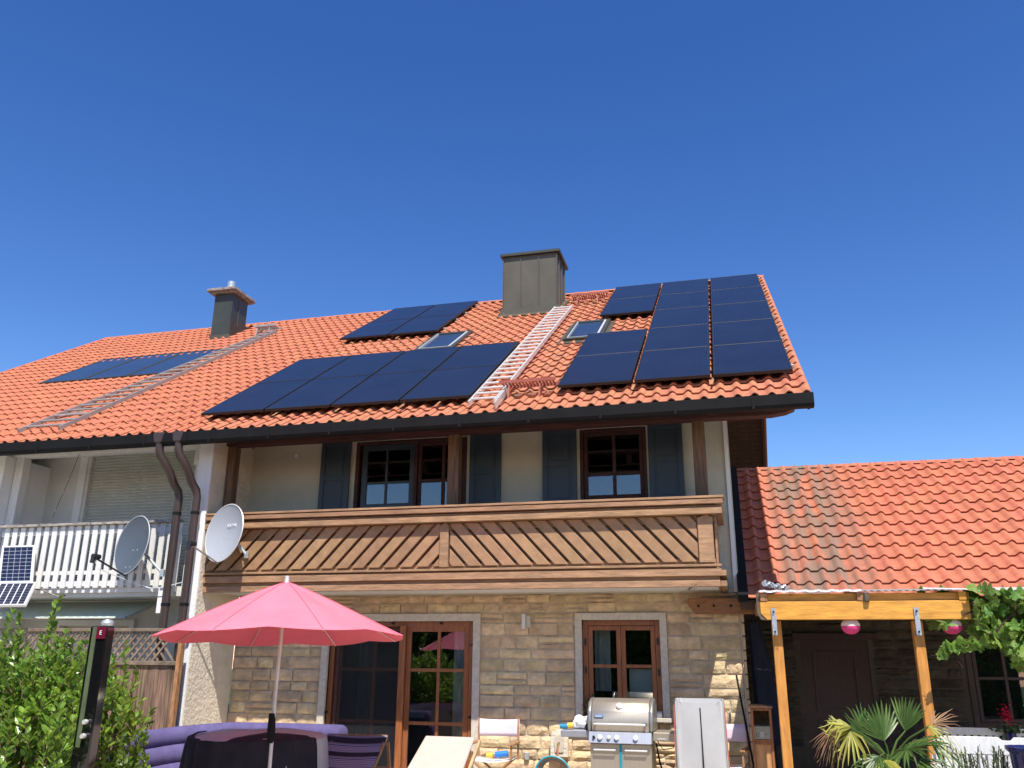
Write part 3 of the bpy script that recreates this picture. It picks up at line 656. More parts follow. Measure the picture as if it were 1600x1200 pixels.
for j in range(28):
    q = MB(); q.M = MS; q.box(-16.42, -16.36, .03+j*.338, .03+j*.338+.33, -.02, .072); q.build('verge_tile', tileN, roofN, bev=.012)
cn = Box(-12.11, -11.60, 17.18, 17.84, 8.7, 10.20).build('chimney', sheetD, NBH)
Box(-11.605, -11.585, 17.46, 17.485, 9.4, 10.08).build('sheet_seam', sheetM, cn)
Box(-12.13, -11.58, 17.16, 17.86, 8.9, 9.10).build('flashing', sheetM, cn)
Box(-12.27, -11.48, 17.03, 18.02, 10.235, 10.31).build('chimney_cap', cement, cn, bev=.012)
Box(-12.20, -11.53, 17.10, 17.96, 10.19, 10.235).build('cap_underside', cement, cn)
MB().lathe([(.10, 10.31), (.10, 10.60), (.085, 10.60), (.085, 10.32)], (-11.84, 17.4, 0), 16).build('flue', galv, cn, smooth=True)
# neighbour balcony
Box(-11.3, -7.76, 11.28, 12.2, 2.46, 2.60).build('balcony_slab', plasterN, NBH)
nb = Box(-11.25, -8.0, 11.24, 11.28, 2.52, 2.60).build('picket_balcony', whiteW, NBH)
Box(-11.25, -8.03, 11.14, 11.30, 3.53, 3.575).build('cap_rail', capW, nb, bev=.004)
for z0, z1 in ((2.785, 2.845), (2.61, 2.69), (3.40, 3.47)): Box(-11.25, -8.03, 11.212, 11.24, z0, z1).build('cross_rail', whiteW, nb, bev=.003)
for k in range(22): 
    x = -11.17+k*.1485
    Box(x, x+.088, 11.185+random.uniform(0, .003), 11.21, 2.585, 3.528).build('picket', whiteW, nb, bev=.003)
for zc in (3.5,): pass
# glass canopy over the neighbour's ground floor window
cp = MB().prism([(-12.1, 12.15, 2.44), (-12.1, 11.36, 2.155), (-12.1, 11.36, 2.162), (-12.1, 12.15, 2.447)], (3.2, 0, 0)).build('glass_canopy', canopyM, NBH)
MB().bar((-8.89, 12.15, 2.43), (-8.89, 11.36, 2.15), .02, .035).build('canopy_edge', galv, cp)
MB().bar((-12.1, 11.355, 2.155), (-8.9, 11.355, 2.155), .008, .012).build('canopy_edge', trim, cp)
# ---------------------------------------------------------------- annex
AX0, AX1 = .08, 7.2
MA = slopeM(0, 11.75, 2.36)
AN = thing('garden_annex', 'low stone outbuilding with lichen stained red tile roof right of the house', 'building', (3.6, 13.2, 0))
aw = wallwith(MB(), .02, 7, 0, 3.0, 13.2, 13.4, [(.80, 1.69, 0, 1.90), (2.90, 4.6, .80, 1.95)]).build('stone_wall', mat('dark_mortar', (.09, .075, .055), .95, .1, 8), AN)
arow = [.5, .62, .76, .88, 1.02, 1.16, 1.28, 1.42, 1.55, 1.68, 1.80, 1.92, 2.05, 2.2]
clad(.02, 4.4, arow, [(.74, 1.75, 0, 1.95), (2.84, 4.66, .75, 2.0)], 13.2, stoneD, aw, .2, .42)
dr = Box(.80, 1.69, 13.22, 13.27, 0, 1.90).build('annex_door', annexDoor, AN)
frame(MB(), .95, 1.54, .95, 1.75, .05, 13.20, 13.22).build('door_moulding', annexDoor, dr); frame(MB(), .95, 1.54, .1, .85, .05, 13.20, 13.22).build('door_moulding', annexDoor, dr)
Box(.70, 1.80, 13.10, 13.2, 1.905, 1.99).build('door_lintel', annexDoor, AN)
frame(MB(), 2.90, 4.6, .8, 1.95, .07, 13.18, 13.26).build('window_surround', annexDoor, AN)
leaf_(AN, 2.98, 3.75, .87, 1.88, 13.2, annexDoor, .05, (3.36,), (1.42,), .04); leaf_(AN, 3.76, 4.52, .87, 1.88, 13.2, annexDoor, .05, (4.14,), (1.42,), .04)
Box(2.7, 4.8, 14.6, 14.65, .6, 2.2).build('room_back', interior, AN)
ad = MB(); ad.M = MA; ad.box(.02, AX1, .03, 4.62, -.05, -.012); ar = ad.build('roof', blackR, AN)
q = MB(); q.M = MA; q.box(.02, AX1, .05, 1.9, -.16, -.06); q.build('roof_soffit', annexDoor, ar)
lay_tiles(ar, MA, AX0+.05, AX1, 34, 13, tileA, lambda x, v: 0, v0=.0, tl=.352)
q = MB(); q.M = MA; q.box(.0, .13, .0, 4.6, -.02, .085); q.build('side_flashing', zincD, ar)
RY, RZ = 11.75+4.6*PC, 2.36+4.6*PS
ridge(ar, .05, AX1, RY, RZ+.0, tileA, .40)
q = MB(); q.prism([(.05, RY, RZ-.05), (.05, RY+4, RZ-2.6), (.05, RY+4, RZ-2.65), (.05, RY, RZ-.1)], (AX1, 0, 0)); q.build('rear_roof_slope', tileA, ar)
Box(.02, AX1-.1, 15.7, 19.3, 0, 2.1).build('rear_volume', mortar, AN)
# ---------------------------------------------------------------- pergola
PG = thing('pergola', 'honey coloured timber pergola with sheet roof and two posts before the annex', 'pergola', (1.3, 10.5, 0))
MB().prism([(.30, 10.37, 2.065), (2.40, 10.37, 2.065), (2.40, 10.37, 2.262), (.235, 10.37, 2.262), (.235, 10.37, 2.13)], (0, .12, 0)).build('front_beam', woodO, PG, bev=.005)
MB().prism([(.2, 10.38, 2.14), (.232, 10.38, 2.07), (.298, 10.38, 2.06), (.232, 10.38, 2.13), (.232, 10.38, 2.36), (.2, 10.38, 2.36)], (0, .1, 0)).build('beam_end', endW, PG)
Box(.25, 2.42, 10.42, 10.46, 2.268, 2.348).build('fascia_board', woodO, PG, bev=.003)
for x in (.35, 1.835): 
    Box(x, x+.105, 10.535, 10.64, 0, 2.06).build('post', woodOv, PG, bev=.006)
    b_ = MB(); b_.box(x+.0, x+.05, 10.355, 10.362, 2.06, 2.19); b_.box(x+.0, x+.05, 10.355, 10.362, 1.90, 2.06)
    st = b_.build('steel_strap', galv, PG)
    Box(x+.004, x+.046, 10.37, 10.53, 1.90, 1.93).build('strap_foot', galv, st)
    for z in (1.935, 2.15): MB().lathe([(0, -.02), (.011, -.02), (.011, 0)], (x+.025, 10.353, z), 6, (0, 1, 0)).build('bolt', zincD, st)
for x in (.24, 1.27, 2.30):
    MB().bar((x+.04, 10.36, 2.31), (x+.04, 11.6, 2.40), .075, .09).build('rafter', woodO if x > 2 else teak, PG, bev=.004)
# bracket beam bolted to the house wall
bb = MB().prism([(-.66, 12.0, 2.41), (.22, 12.0, 2.40), (.22, 12.0, 2.205), (-.56, 12.0, 2.21), (-.65, 12.0, 2.31)], (0, .12, 0)).build('wall_beam', mat('stained_beam', (.30, .13, .045), .6, .2, 4, (1.5, 6, 6)), PG, bev=.004)
for x in (-.52, -.32, -.10): MB().lathe([(0, -.012), (.014, -.012), (.018, 0)], (x, 12.0, 2.31), 8, (0, 1, 0)).build('bolt', zincD, bb)
MB().bar((.24, 10.45, 2.20), (.24, 12.0, 2.25), .07, .15).build('side_beam', teak, PG)
# roof sheets
shx = MB()
for k in range(38):
    x = .24+k*.072
    shx.prism([(x, 10.335, 2.365), (x+.036, 10.335, 2.380), (x+.072, 10.335, 2.365), (x+.072, 10.335, 2.36), (x+.036, 10.335, 2.372), (x, 10.335, 2.36)], (0, 1.34, .10))
shx.build('corrugated_sheet', polyc, PG)
q = MB(); 
for k in range(24):
    x = .24+k*.045; q.bar((x, 10.335, 2.374+.006*math.sin(k*1.9)), (x+.047, 10.335, 2.372+.006*math.sin(k*1.9+1.9)), .02, .022)
q.build('sheet_edge_foam', foam, PG)
MB().bar((1.95, 10.33, 2.390), (2.42, 10.33, 2.374), .02, .014).build('sheet_edge_trim', foam, PG)
MB().bar((2.42, 10.33, 2.374), (4.5, 10.33, 2.372), .02, .03).build('sheet_edge_trim', foam, PG)
shz = MB(); shz.prism([(2.95, 10.26, 2.355), (4.5, 10.26, 2.355), (4.5, 10.26, 2.37), (2.95, 10.26, 2.37)], (0, 1.42, .10)); shz.build('roof_sheet', polyc, PG)
Box(1.345, 1.40, 10.32, 10.365, 2.25, 2.355).build('rafter_end', endW, PG, bev=.01)
rp = MB(); pts = []
for k in range(40):
    t = k/39; pts.append((.30+.28*t+.02*math.sin(k*1.1), 10.6+.05*math.sin(k*.8), 2.50-.09*t+.022*math.sin(k*.9)))
rp.tube(pts, .011, 6); rp.tube([(p[0]-.02, p[1], p[2]-.015) for p in pts[::-1]], .010, 6)
solo(rp, 'rope', galv, 'looped grey rope lying on the left corner of the pergola roof', 'rope')
# lanterns
def lantern(x, lab):
    t = thing('paper_lantern', lab, 'lantern', (x, 10.50, 1.93), 'round lanterns under the pergola beam')
    pr_ = [(.1*math.sin(math.pi*i/12)+.0, -.1*math.cos(math.pi*i/12)) for i in range(13)]
    pr_ = [(r_*(1+.03*(i % 2)), z_*.9) for i, (r_, z_) in enumerate(pr_)]
    MB().lathe(pr_[1:7], (x, 10.5, 2.0), 20).build('lower_half', pinkM, t, 'deep pink lower half', smooth=True)
    MB().lathe(pr_[6:12], (x, 10.5, 2.0), 20).build('upper_half', creamM, t, 'cream upper half', smooth=True)
    MB().tube([(x, 10.5, 2.07), (x, 10.5, 2.3)], .002, 4).build('string', black, t)
lantern(1.19, 'cream and pink lantern hanging under the middle of the pergola beam')
lantern(2.22, 'cream and pink lantern hanging beside the vine at the right beam end')
# ---------------------------------------------------------------- solar panels and racks
def panel(t, x0, x1, v0, v1):
    g_ = .006; w_ = .018; q2 = MB(); q2.M = MP
    for a in ((x0+g_, x0+g_+w_, v0+g_, v1-g_), (x1-g_-w_, x1-g_, v0+g_, v1-g_), (x0+g_+w_, x1-g_-w_, v0+g_, v0+g_+w_), (x0+g_+w_, x1-g_-w_, v1-g_-w_, v1-g_)): q2.box(*a, .085, .125)
    o = q2.build('solar_panel', blackR, t)
    q = MB(); q.M = MP; q.box(x0+g_+w_, x1-g_-w_, v0+g_+w_, v1-g_-w_, .098, .1235); q.build('glass', pvM, o)
    q = MB(); q.M = MP; q.box(x0+.03, x1-.03, v1-.0045, v1+.0045, .11, .1245); q.build('painted_gap_strip', aluD if x0 > -3 else zincD, o)  # strip colour paints the row gap: pale as if sunlit on the right array
def array(lab, x0, x1, v0, cells, racks, hooks=()):
    t = thing('solar_array', lab, 'solar array', MP @ Vector(((x0+x1)/2, v0, .05)), 'black solar arrays on the house roof')
    for c_ in cells: panel(t, *c_)
    for a, b_, vs_, ends in racks:
        for v in vs_:
            q = MB(); q.M = MP; q.box(a, b_+(.055 if ends else 0), v, v+.04, .045, .084); r_ = q.build('mounting_rail', blackR, t)
            if ends: q = MB(); q.M = MP; q.box(b_+.02, b_+.058, v-.004, v+.044, .04, .088); q.build('rail_end_cap', alu, r_)
    for x, v in hooks:
        q = MB(); q.M = MP; q.bar((x, v-.26, .055), (x+.02, v+.05, .062), .03, .008, (0, 0, 1)); q.build('roof_hook', teak, t)
rows_ = [RV0+k*RH+o_ for k in range(5) for o_ in (.35, 1.3)]
array('large array of fourteen black solar panels at the right end of the roof', -2.2, .9, RV0, [(*RX[c_], RV0+r_*RH, RV0+(r_+1)*RH) for c_, r_ in PAN_R],
      [(-1.15, .88, rows_, True), (-2.2, -1.2, [v for v in rows_ if v < 4.1 or v > 5.9], False)], ((-.14, .83), (-1.18, .83)))
array('long low array of eight black solar panels left of the aluminium ladder', -7.7, -3.4, LV0, [(a, b_, LV0+r_*LH, LV0+(r_+1)*LH) for a, b_ in LX for r_ in range(2)],
      [(-7.68, -3.42, [LV0+k*LH+o_ for k in range(2) for o_ in (.35, 1.3)], True)], ((-6.45, .72), (-5.45, .72), (-4.45, .72), (-3.9, .72)))
array('small array of four black solar panels reaching up to the ridge', -7.7, -5.5, UV0, [(a, b_, UV0+r_*UH, UV0+(r_+1)*UH) for a, b_ in UX for r_ in range(2)],
      [(-7.66, -5.54, [UV0+k*UH+o_ for k in range(2) for o_ in (.35, 1.3)], True)], ((-6.4, 5.9),))
for k, (x0, x1) in enumerate(((-13.90, -12.86), (-12.84, -11.80), (-11.78, -10.74))):
    c = MS @ Vector((x0, 4, 0)); t = thing('solar_collector', ['leftmost', 'middle', 'rightmost'][k]+' flat blue thermal collector set flush in the neighbour roof', 'solar collector', c, 'thermal collectors in the neighbour roof')
    q = MB(); q.M = MS
    for a in ((x0, x0+.035, 4.10, 6.18), (x1-.035, x1, 4.10, 6.18), (x0+.035, x1-.035, 4.10, 4.14), (x0+.035, x1-.035, 6.13, 6.18)): q.box(*a, -.02, .085)
    q.build('frame', sheetD, t); q = MB(); q.M = MS; q.box(x0+.035, x1-.035, 4.14, 6.13, .04, .080); q.build('glass', thermM, t)
# ---------------------------------------------------------------- roof ladders and grates
def ladder(lab, a0, a1, b0, b1, va, vb, n, m, h=.10):
    """left rail a0->a1, right rail b0->b1 while v goes va->vb"""
    c = MS @ Vector((a0, va, h)); t = thing('roof_ladder', lab, 'ladder', c, 'aluminium ladders on the roofs')
    for p, q_ in ((a0, a1), (b0, b1)):
        q = MB(); q.M = MS; q.bar((p, va, h), (q_, vb, h), .025, .065); q.build('side_rail', m, t)
    for k in range(n):
        f = (k+.6)/n; v = va+(vb-va)*f; q = MB(); q.M = MS; q.tube([(a0+(a1-a0)*f, v, h+.012), (b0+(b1-b0)*f, v, h+.012)], .019, 8); q.build('rung', m, t, smooth=True)
    return t
l1 = ladder('bright aluminium ladder lying up the roof to the big chimney', -3.40, -3.385, -3.03, -3.01, .18, 7.28, 26, alu, .13)
q = MB(); q.M = MS; q.bar((-3.0, .05, .11), (-3.0, .95, .11), .02, .10); q.build('rail_extension', alu, l1)
l2 = ladder('dull aluminium ladder lying up the neighbour roof beside the collectors', -10.96, -10.38, -10.19, -10.19, .30, 7.6, 25, aluD, .13)
q = MB(); q.M = MS; q.bar((-10.75, 1.0, .15), (-10.45, 1.2, .15), .015, .02); q.build('cross_clip', alu, l2)
def grate(name, lab, x0, x1, v, h, m, par_group=None):
    c = MS @ Vector((x0, v, 0)); t = thing(name, lab, 'step grate', c)
    q = MB()
    p0 = MS @ Vector((x0, v, 0)); y, z = p0.y, p0.z+h
    q.box(x0, x1, y-.13, y-.118, z-.035, z+.012); q.box(x0, x1, y+.118, y+.13, z-.035, z+.012); q.build('edge_bar', m, t)
    q = MB(); n = int((x1-x0)/.05)
    for k in range(n): xx = x0+.02+k*(x1-x0-.04)/n; q.box(xx, xx+.02, y-.118, y+.118, z-.02, z)
    q.build('tread_bars', m, t)
    for xx in (x0+.18*(x1-x0), x0+.72*(x1-x0)):
        q = MB(); q.bar((xx, y-.08, z-.03), (xx, y-.16, z-.30), .05, .022, (1, 0, 0)); q.bar((xx, y+.1, z-.03), (xx, y-.14, z-.28), .04, .018, (1, 0, 0)); q.build('bracket', m, t)
grate('step_grate', 'red step grate above the gutter beside the ladder foot', -3.07, -2.25, .66, .25, redM)
grate('step_grate', 'red step grate just below the ridge right of the big chimney', -3.14, -2.30, 7.95, .24, redM)
grate('step_grate', 'grey step grate at the head of the neighbour ladder', -10.95, -10.35, 7.9, .22, aluD)
# ---------------------------------------------------------------- satellite dishes
def text_mesh(txt, size, M, m, name, par, ext=.001):
    cu = bpy.data.curves.new('t', 'FONT'); cu.body = txt; cu.size = size; cu.extrude = ext; cu.align_x = 'CENTER'
    ob = bpy.data.objects.new('t', cu); col.objects.link(ob); dg = bpy.context.evaluated_depsgraph_get(); dg.update()
    me = bpy.data.meshes.new_from_object(ob.evaluated_get(dg)); bpy.data.objects.remove(ob); me.transform(M); me.materials.clear(); me.materials.append(m)
    o = bpy.data.objects.new(name, me); col.objects.link(o); o.parent = par; me.transform(Matrix.Translation(-ORG[par.name])); ORG[o.name] = ORG[par.name]; return o
def dish(lab, c, azd, tilt, w_, h_, m, armm, mount, word=None):
    c = Vector(c); t = thing('satellite_dish', lab, 'satellite dish', c, 'satellite dishes between the balconies')
    Q = Matrix.Rotation(R(azd), 3, 'Z') @ Matrix.Rotation(R(tilt), 3, 'X')        # local: -Y is the look direction
    n, k = 36, 7; vs = []; fs = []
    def P(r_, a, off): x = w_/2*r_*math.cos(a); z = h_/2*r_*math.sin(a); y = .085*(1-r_*r_)+off; return c+Q @ Vector((x, y, z))
    for side, off in ((0, 0), (1, .012)):
        for i in range(k+1):
            for j in range(n): vs.append(P(i/k if i else .001, 2*math.pi*j/n, off))
    for s_ in (0, 1):
        b0 = s_*(k+1)*n
        for i in range(k):
            for j in range(n): fs.append((b0+i*n+j, b0+i*n+(j+1) % n, b0+(i+1)*n+(j+1) % n, b0+(i+1)*n+j))
    for j in range(n): fs.append((k*n+j, k*n+(j+1) % n, (2*k+1)*n+(j+1) % n, (2*k+1)*n+j))
    MB().add(vs, fs).build('reflector', m, t, smooth=True)
    rim = [P(1.0, 2*math.pi*j/n, .004) for j in range(n+1)]; MB().tube(rim, .009, 6, False).build('rim', alu if m is dishG else dishG, t, smooth=True)
    bot = c+Q @ Vector((0, .02, -h_/2)); lnb = c+Q @ Vector((-.02, -.50, -h_/2+.10+.03))
    MB().tube([c+Q @ Vector((0, .16, -h_/2+.12)), bot+Q @ Vector((0, 0, -.015)), lnb], .014, 8).build('feed_arm', armm, t, smooth=True)
    l_ = MB(); l_.tube([lnb+Q @ Vector((0, -.02, .0)), lnb+Q @ Vector((0, .09, .025))], [.045, .032], 12); l_.tube([lnb+Q @ Vector((0, -.01, -.08)), lnb+Q @ Vector((0, 0, .03))], .03, 10); l_.build('feed_horn', black, t, smooth=True)
    bk = c+Q @ Vector((0, .12, -.06)); MB().tube([bk, bk+Q @ Vector((0, .10, 0)), Vector(mount)], .022, 8).build('mounting_arm', galv, t, smooth=True)
    b_ = MB(); mv = Vector(mount); b_.box(mv.x-.03, mv.x+.03, mv.y-.02, mv.y+.02, mv.z-.05, mv.z+.05); b_.build('wall_plate', galv, t, bev=.004)
    for xx, zz in ((-.05, -.06), (.05, -.06), (-.05, -.32), (.05, -.32)):
        y = .085*(1-(xx/(w_/2))**2-(zz/(h_/2))**2)-.004; MB().lathe([(0, 0), (.008, 0), (.006, .004)], c+Q @ Vector((xx, y, zz)), 6, Q @ Vector((0, -1, 0))).build('rivet', letterW, t)
    if word:
        M = Matrix.Translation(c+Q @ Vector((.11, .085*(1-.07-.12)-.006, .10))) @ (Q.to_4x4()) @ Matrix.Rotation(R(90), 4, 'X')
        text_mesh(word, .062, M, letterW, 'brand_lettering', t)
    return t, lnb
_, lnb1 = dish('dark grey satellite dish in front of the white picket balcony', (-8.50, 10.80, 3.16), -19, -8, .76, .86, dishD, black, (-8.02, 10.93, 2.76))
_, lnb2 = dish('light grey satellite dish with lettering at the left balcony end', (-7.07, 10.90, 3.31), -18, -8, .76, .84, dishG, aluD, (-6.83, 11.16, 3.02), 'KATHREIN')
cb = MB(); cb.tube([lnb1, lnb1+Vector((.05, .05, -.15)), (-8.45, 10.9, 2.62), (-8.2, 10.95, 2.55), (-7.98, 10.95, 2.56), (-7.6, 11.0, 2.66)], .006, 5)
solo(cb, 'antenna_cable', white, 'white cable sagging from the dark dish to the downpipes', 'cable')
jb = Box(-8.12, -7.99, 11.02, 11.1, 2.20, 2.56); solo(jb, 'junction_box', white, 'white junction box at the bottom right of the picket balcony', 'junction box', bev=.008)
# ---------------------------------------------------------------- mini solar modules on neighbour balcony
def mini(lab, p00, p10, p01, nx, ny, gx):
    """p00 lower left, p10 lower right, p01 upper left"""
    p00, p10, p01 = map(Vector, (p00, p10, p01)); ux = p10-p00; uy = p01-p00; n_ = ux.cross(uy).normalized()
    M = Matrix((( *ux, ), (*uy,), (*n_,))).transposed().to_4x4(); M.translation = p00
    t = thing('balcony_solar_module', lab, 'solar module', p00, 'small solar modules on the neighbour balcony')
    lx, ly = ux.length, uy.length; fx, fy = .022/lx, .022/ly
    q = MB(); q.M = M
    for a in ((0, fx, 0, 1), (1-fx, 1, 0, 1), (fx, 1-fx, 0, fy), (fx, 1-fx, 1-fy, 1)): q.box(*a, -.02, .02)
    q.build('frame', white, t); q = MB(); q.M = M; q.box(fx, 1-fx, fy, 1-fy, -.01, .008); q.build('backsheet', cellP, t)
    cw, ch_ = (1-2*fx-gx*(nx+1))/nx, (1-2*fy-.012*(ny+1))/ny
    for i in range(nx):
        q = MB(); q.M = M
        for j in range(ny): x_ = fx+gx+i*(cw+gx); y_ = fy+.012+j*(ch_+.012); q.box(x_, x_+cw, y_, y_+ch_, .008, .011)
        q.build('cell_column', cellM, t)
mini('small blue solar module hung upright on the picket balcony', (-10.90, 10.98, 2.66), (-10.30, 10.98, 2.66), (-11.07, 11.10, 3.23), 5, 9, .012)
mini('small blue solar module tilted out below the picket balcony', (-10.58, 10.52, 2.29), (-9.91, 10.52, 2.29), (-10.83, 10.92, 2.645), 5, 8, .03)
wr = MB(); wr.tube([(-10.4, 11.1, 2.58), (-10.25, 11.15, 2.56), (-10.1, 11.2, 2.50), (-10.0, 11.25, 2.46), (-9.93, 11.28, 2.49)], .008, 5)
solo(wr, 'loose_cable', black, 'brown cable hanging under the neighbour balcony floor', 'cable')
hg = thing('hanging_chain', 'thin bead chain hanging from the white beam of the neighbour', 'chain', (-10.2, 11.38, 4.7))
MB().tube([(-10.18, 11.38, 4.74), (-10.26, 11.35, 4.35), (-10.36, 11.32, 3.95), (-10.42, 11.3, 3.7)], .004, 5).build('cord', black, hg)
for f in (.0, .42, .62, .9): MB().lathe([(0, -.02), (.013, 0), (0, .02)], (-10.18-.24*f, 11.38-.08*f, 4.74-1.04*f), 6).build('bead', foam, hg)
# ---------------------------------------------------------------- fence on the left
FN = thing('garden_fence', 'weathered board fence with diagonal lattice top left of the stucco pillar', 'fence', (-8.6, 11, 0))
x = -10.6; k = 0
while x < -7.52:
    wd = .1*random.uniform(.85, 1.12); Box(x, min(x+wd-.005, -7.5), 10.80+random.uniform(0, .01), 10.83, .05, 1.50).build('plank', woodG, FN); x += wd; k += 1
Box(-10.6, -7.50, 10.77, 10.85, 1.50, 1.555).build('lower_rail', woodL, FN, bev=.004); Box(-10.6, -7.50, 10.77, 10.85, 1.945, 1.99).build('top_rail', woodL, FN, bev=.004)
Box(-7.50, -7.445, 10.75, 10.84, 0, 1.97).build('end_post', teak, FN, bev=.005)
lat = MB()
for s, yo in ((1, 0), (-1, .012)):
    x = -10.6-.5
    while x < -7.5:
        a, b_ = (x, 1.555), (x+.33, 1.945)
        if s < 0: a, b_ = (x+.33, 1.555), (x, 1.945)
        if min(a[0], b_[0]) > -10.6 and max(a[0], b_[0]) < -7.5: MB().bar((a[0], 10.80+yo, a[1]), (b_[0], 10.80+yo, b_[1]), .008, .026, (0, 1, 0)).M
        if min(a[0], b_[0]) > -10.6 and max(a[0], b_[0]) < -7.49:
            q = MB(); q.bar((a[0], 10.80+yo, a[1]), (b_[0], 10.80+yo, b_[1]), .028, .010, (0, 1, 0)); q.build('lattice_strip', woodL, FN)
        x += .118
# ---------------------------------------------------------------- foliage
def leaves(mb, pts, size, elong=1.9, upb=.4, fold=.25, centre=None):
    for p in pts:
        s = size*random.uniform(.65, 1.25); d = Vector((random.gauss(0, 1), random.gauss(0, 1), random.gauss(upb, .7)))
        if centre is not None: d += (Vector(p)-Vector(centre)).normalized()*.9
        d.normalize(); n = Vector((random.gauss(0, .6), random.gauss(0, .6), 1)); sx = d.cross(n)
        if sx.length < .1: continue
        sx.normalize(); n = sx.cross(d); p = Vector(p); L_ = s*elong/2; w_ = s/2
        vs = [p-d*L_, p+sx*w_*.8-d*L_*.25+n*w_*fold, p+sx*w_*.75+d*L_*.35+n*w_*fold, p+d*L_, p-sx*w_*.75+d*L_*.35+n*w_*fold, p-sx*w_*.8-d*L_*.25+n*w_*fold, p-d*L_*.1, p+d*L_*.4]
        mb.add(vs, [(0, 1, 6), (1, 2, 7, 6), (2, 3, 7), (0, 6, 5), (6, 7, 4, 5), (7, 3, 4)], random.random()+.01)
def tree(name, lab, cat, c, rad, nl, size, m, trunk=True, group=None):
    t = thing(name, lab, cat, (c[0], c[1], 0), group); mb = MB(); mb.recalc = False; pts = []
    lobes = [(Vector((random.uniform(-.6, .6)*rad[0], random.uniform(-.6, .6)*rad[1], c[2]+random.uniform(-.45, .6)*rad[2])), random.uniform(.4, .62)) for _ in range(12)]
    while len(pts) < nl:
        cc, s = random.choice(lobes); d = Vector((random.gauss(0, 1), random.gauss(0, 1), random.gauss(0, 1))).normalized()*(random.random()**.35)
        p = Vector((c[0]+cc.x+d.x*rad[0]*s, c[1]+cc.y+d.y*rad[1]*s, cc.z+d.z*rad[2]*s))
        if p.z > .1: pts.append(p)
    leaves(mb, pts, size, centre=(c[0], c[1], c[2])); mb.build('foliage', m, t, kind='stuff')
    if trunk:
        tb = MB(); tb.tube([(c[0], c[1], 0), (c[0]+.1, c[1], c[2]*.5), (c[0]-.05, c[1]+.1, c[2])], [.16, .12, .06], 8)
        for k in range(6):
            a = random.uniform(0, 6.28); tb.tube([(c[0], c[1], c[2]*random.uniform(.4, .8)), (c[0]+math.cos(a)*rad[0]*.6, c[1]+math.sin(a)*rad[1]*.6, c[2]+random.uniform(0, .5)*rad[2])], [.06, .02], 6)
        tb.build('trunk', barkM, t, smooth=True)
    return t
# shrub on the left, in front of the fence
SH = thing('laurel_shrub', 'bushy glossy green shrub growing in the lower left corner', 'shrub', (-6.6, 7.2, 0))
mb = MB(); mb.recalc = False; stems = MB(); pts = []
random.seed(21)
def shrub_top(x): return 1.68+.10*math.sin(x*7)-max(0, (x+5.98))*1.55-.05*math.cos(x*17)
def twig(x, y, z0, hgt, lean, lsz=.072):
    prev = Vector((x, y, z0)); d = Vector((lean, random.uniform(-.15, .15), 1)).normalized(); ps = [prev]; L_ = 0
    while L_ < hgt:
        d = (d+Vector((random.gauss(0, .06), random.gauss(0, .06), .02))).normalized(); nx = prev+d*.045; ps.append(nx)
        for k in range(2):
            a = random.uniform(0, 6.28); dd = (d*.8+Vector((math.cos(a), math.sin(a), random.uniform(-.1, .4)))).normalized(); c_ = nx+dd*.04
            sx_ = dd.cross(Vector((random.gauss(0, .5), random.gauss(0, .5), 1))).normalized(); n = sx_.cross(dd); s = lsz*random.uniform(.7, 1.2); w_ = s*.30; l2 = s*.62
            mb.add([c_-dd*l2, c_+sx_*w_-dd*l2*.2+n*w_*.3, c_+sx_*w_*.8+dd*l2*.4+n*w_*.3, c_+dd*l2, c_-sx_*w_*.8+dd*l2*.4+n*w_*.3, c_-sx_*w_-dd*l2*.2+n*w_*.3, c_-dd*l2*.1, c_+dd*l2*.5],
                   [(0, 1, 6), (1, 2, 7, 6), (2, 3, 7), (0, 6, 5), (6, 7, 4, 5), (7, 3, 4)], random.random()+.01)
        prev = nx; L_ += .045
    stems.tube(ps[::3]+[ps[-1]], .004, 4, False)
for k in range(1150):
    x = random.uniform(-8.2, -5.66); y = random.uniform(6.75, 7.9); tz = shrub_top(x)-.25*abs(y-7.2)
    z = random.uniform(.0, 1)**.75*(tz-.3)+.1; twig(x, y, z, random.uniform(.15, .34), random.gauss(-.05 if x > -5.9 else 0, .28 if x > -5.9 else .5))
for x, z, hh in ((-6.41, 1.72, .42), (-6.36, 1.70, .20), (-6.80, 1.62, .34), (-5.98, 1.55, .26), (-6.25, 1.6, .2), (-6.92, 1.7, .3), (-5.52, 1.02, .34), (-5.47, .72, .3), (-5.45, .45, .35), (-5.66, 1.25, .2), (-5.5, .3, .3)): twig(x, 7.15, z, hh, .15)
for k in range(26): twig(random.uniform(-5.66, -5.46), random.uniform(6.38, 6.52), random.uniform(.25, .95), random.uniform(.12, .26), random.uniform(-.2, .35))
mb.build('foliage', leafH, SH, kind='stuff'); stems.build('stems', barkM, SH, kind='stuff')
core = MB()
for k in range(40):
    x = random.uniform(-8.1, -5.7); core.tube([(x*.3-6.7*.7, 7.3, 0), (x, random.uniform(7.0, 7.8), .6), (x+random.gauss(0, .1), random.uniform(7, 7.6), shrub_top(x)-.2)], [.02, .012, .005], 5)
core.build('branches', barkM, SH, smooth=True)
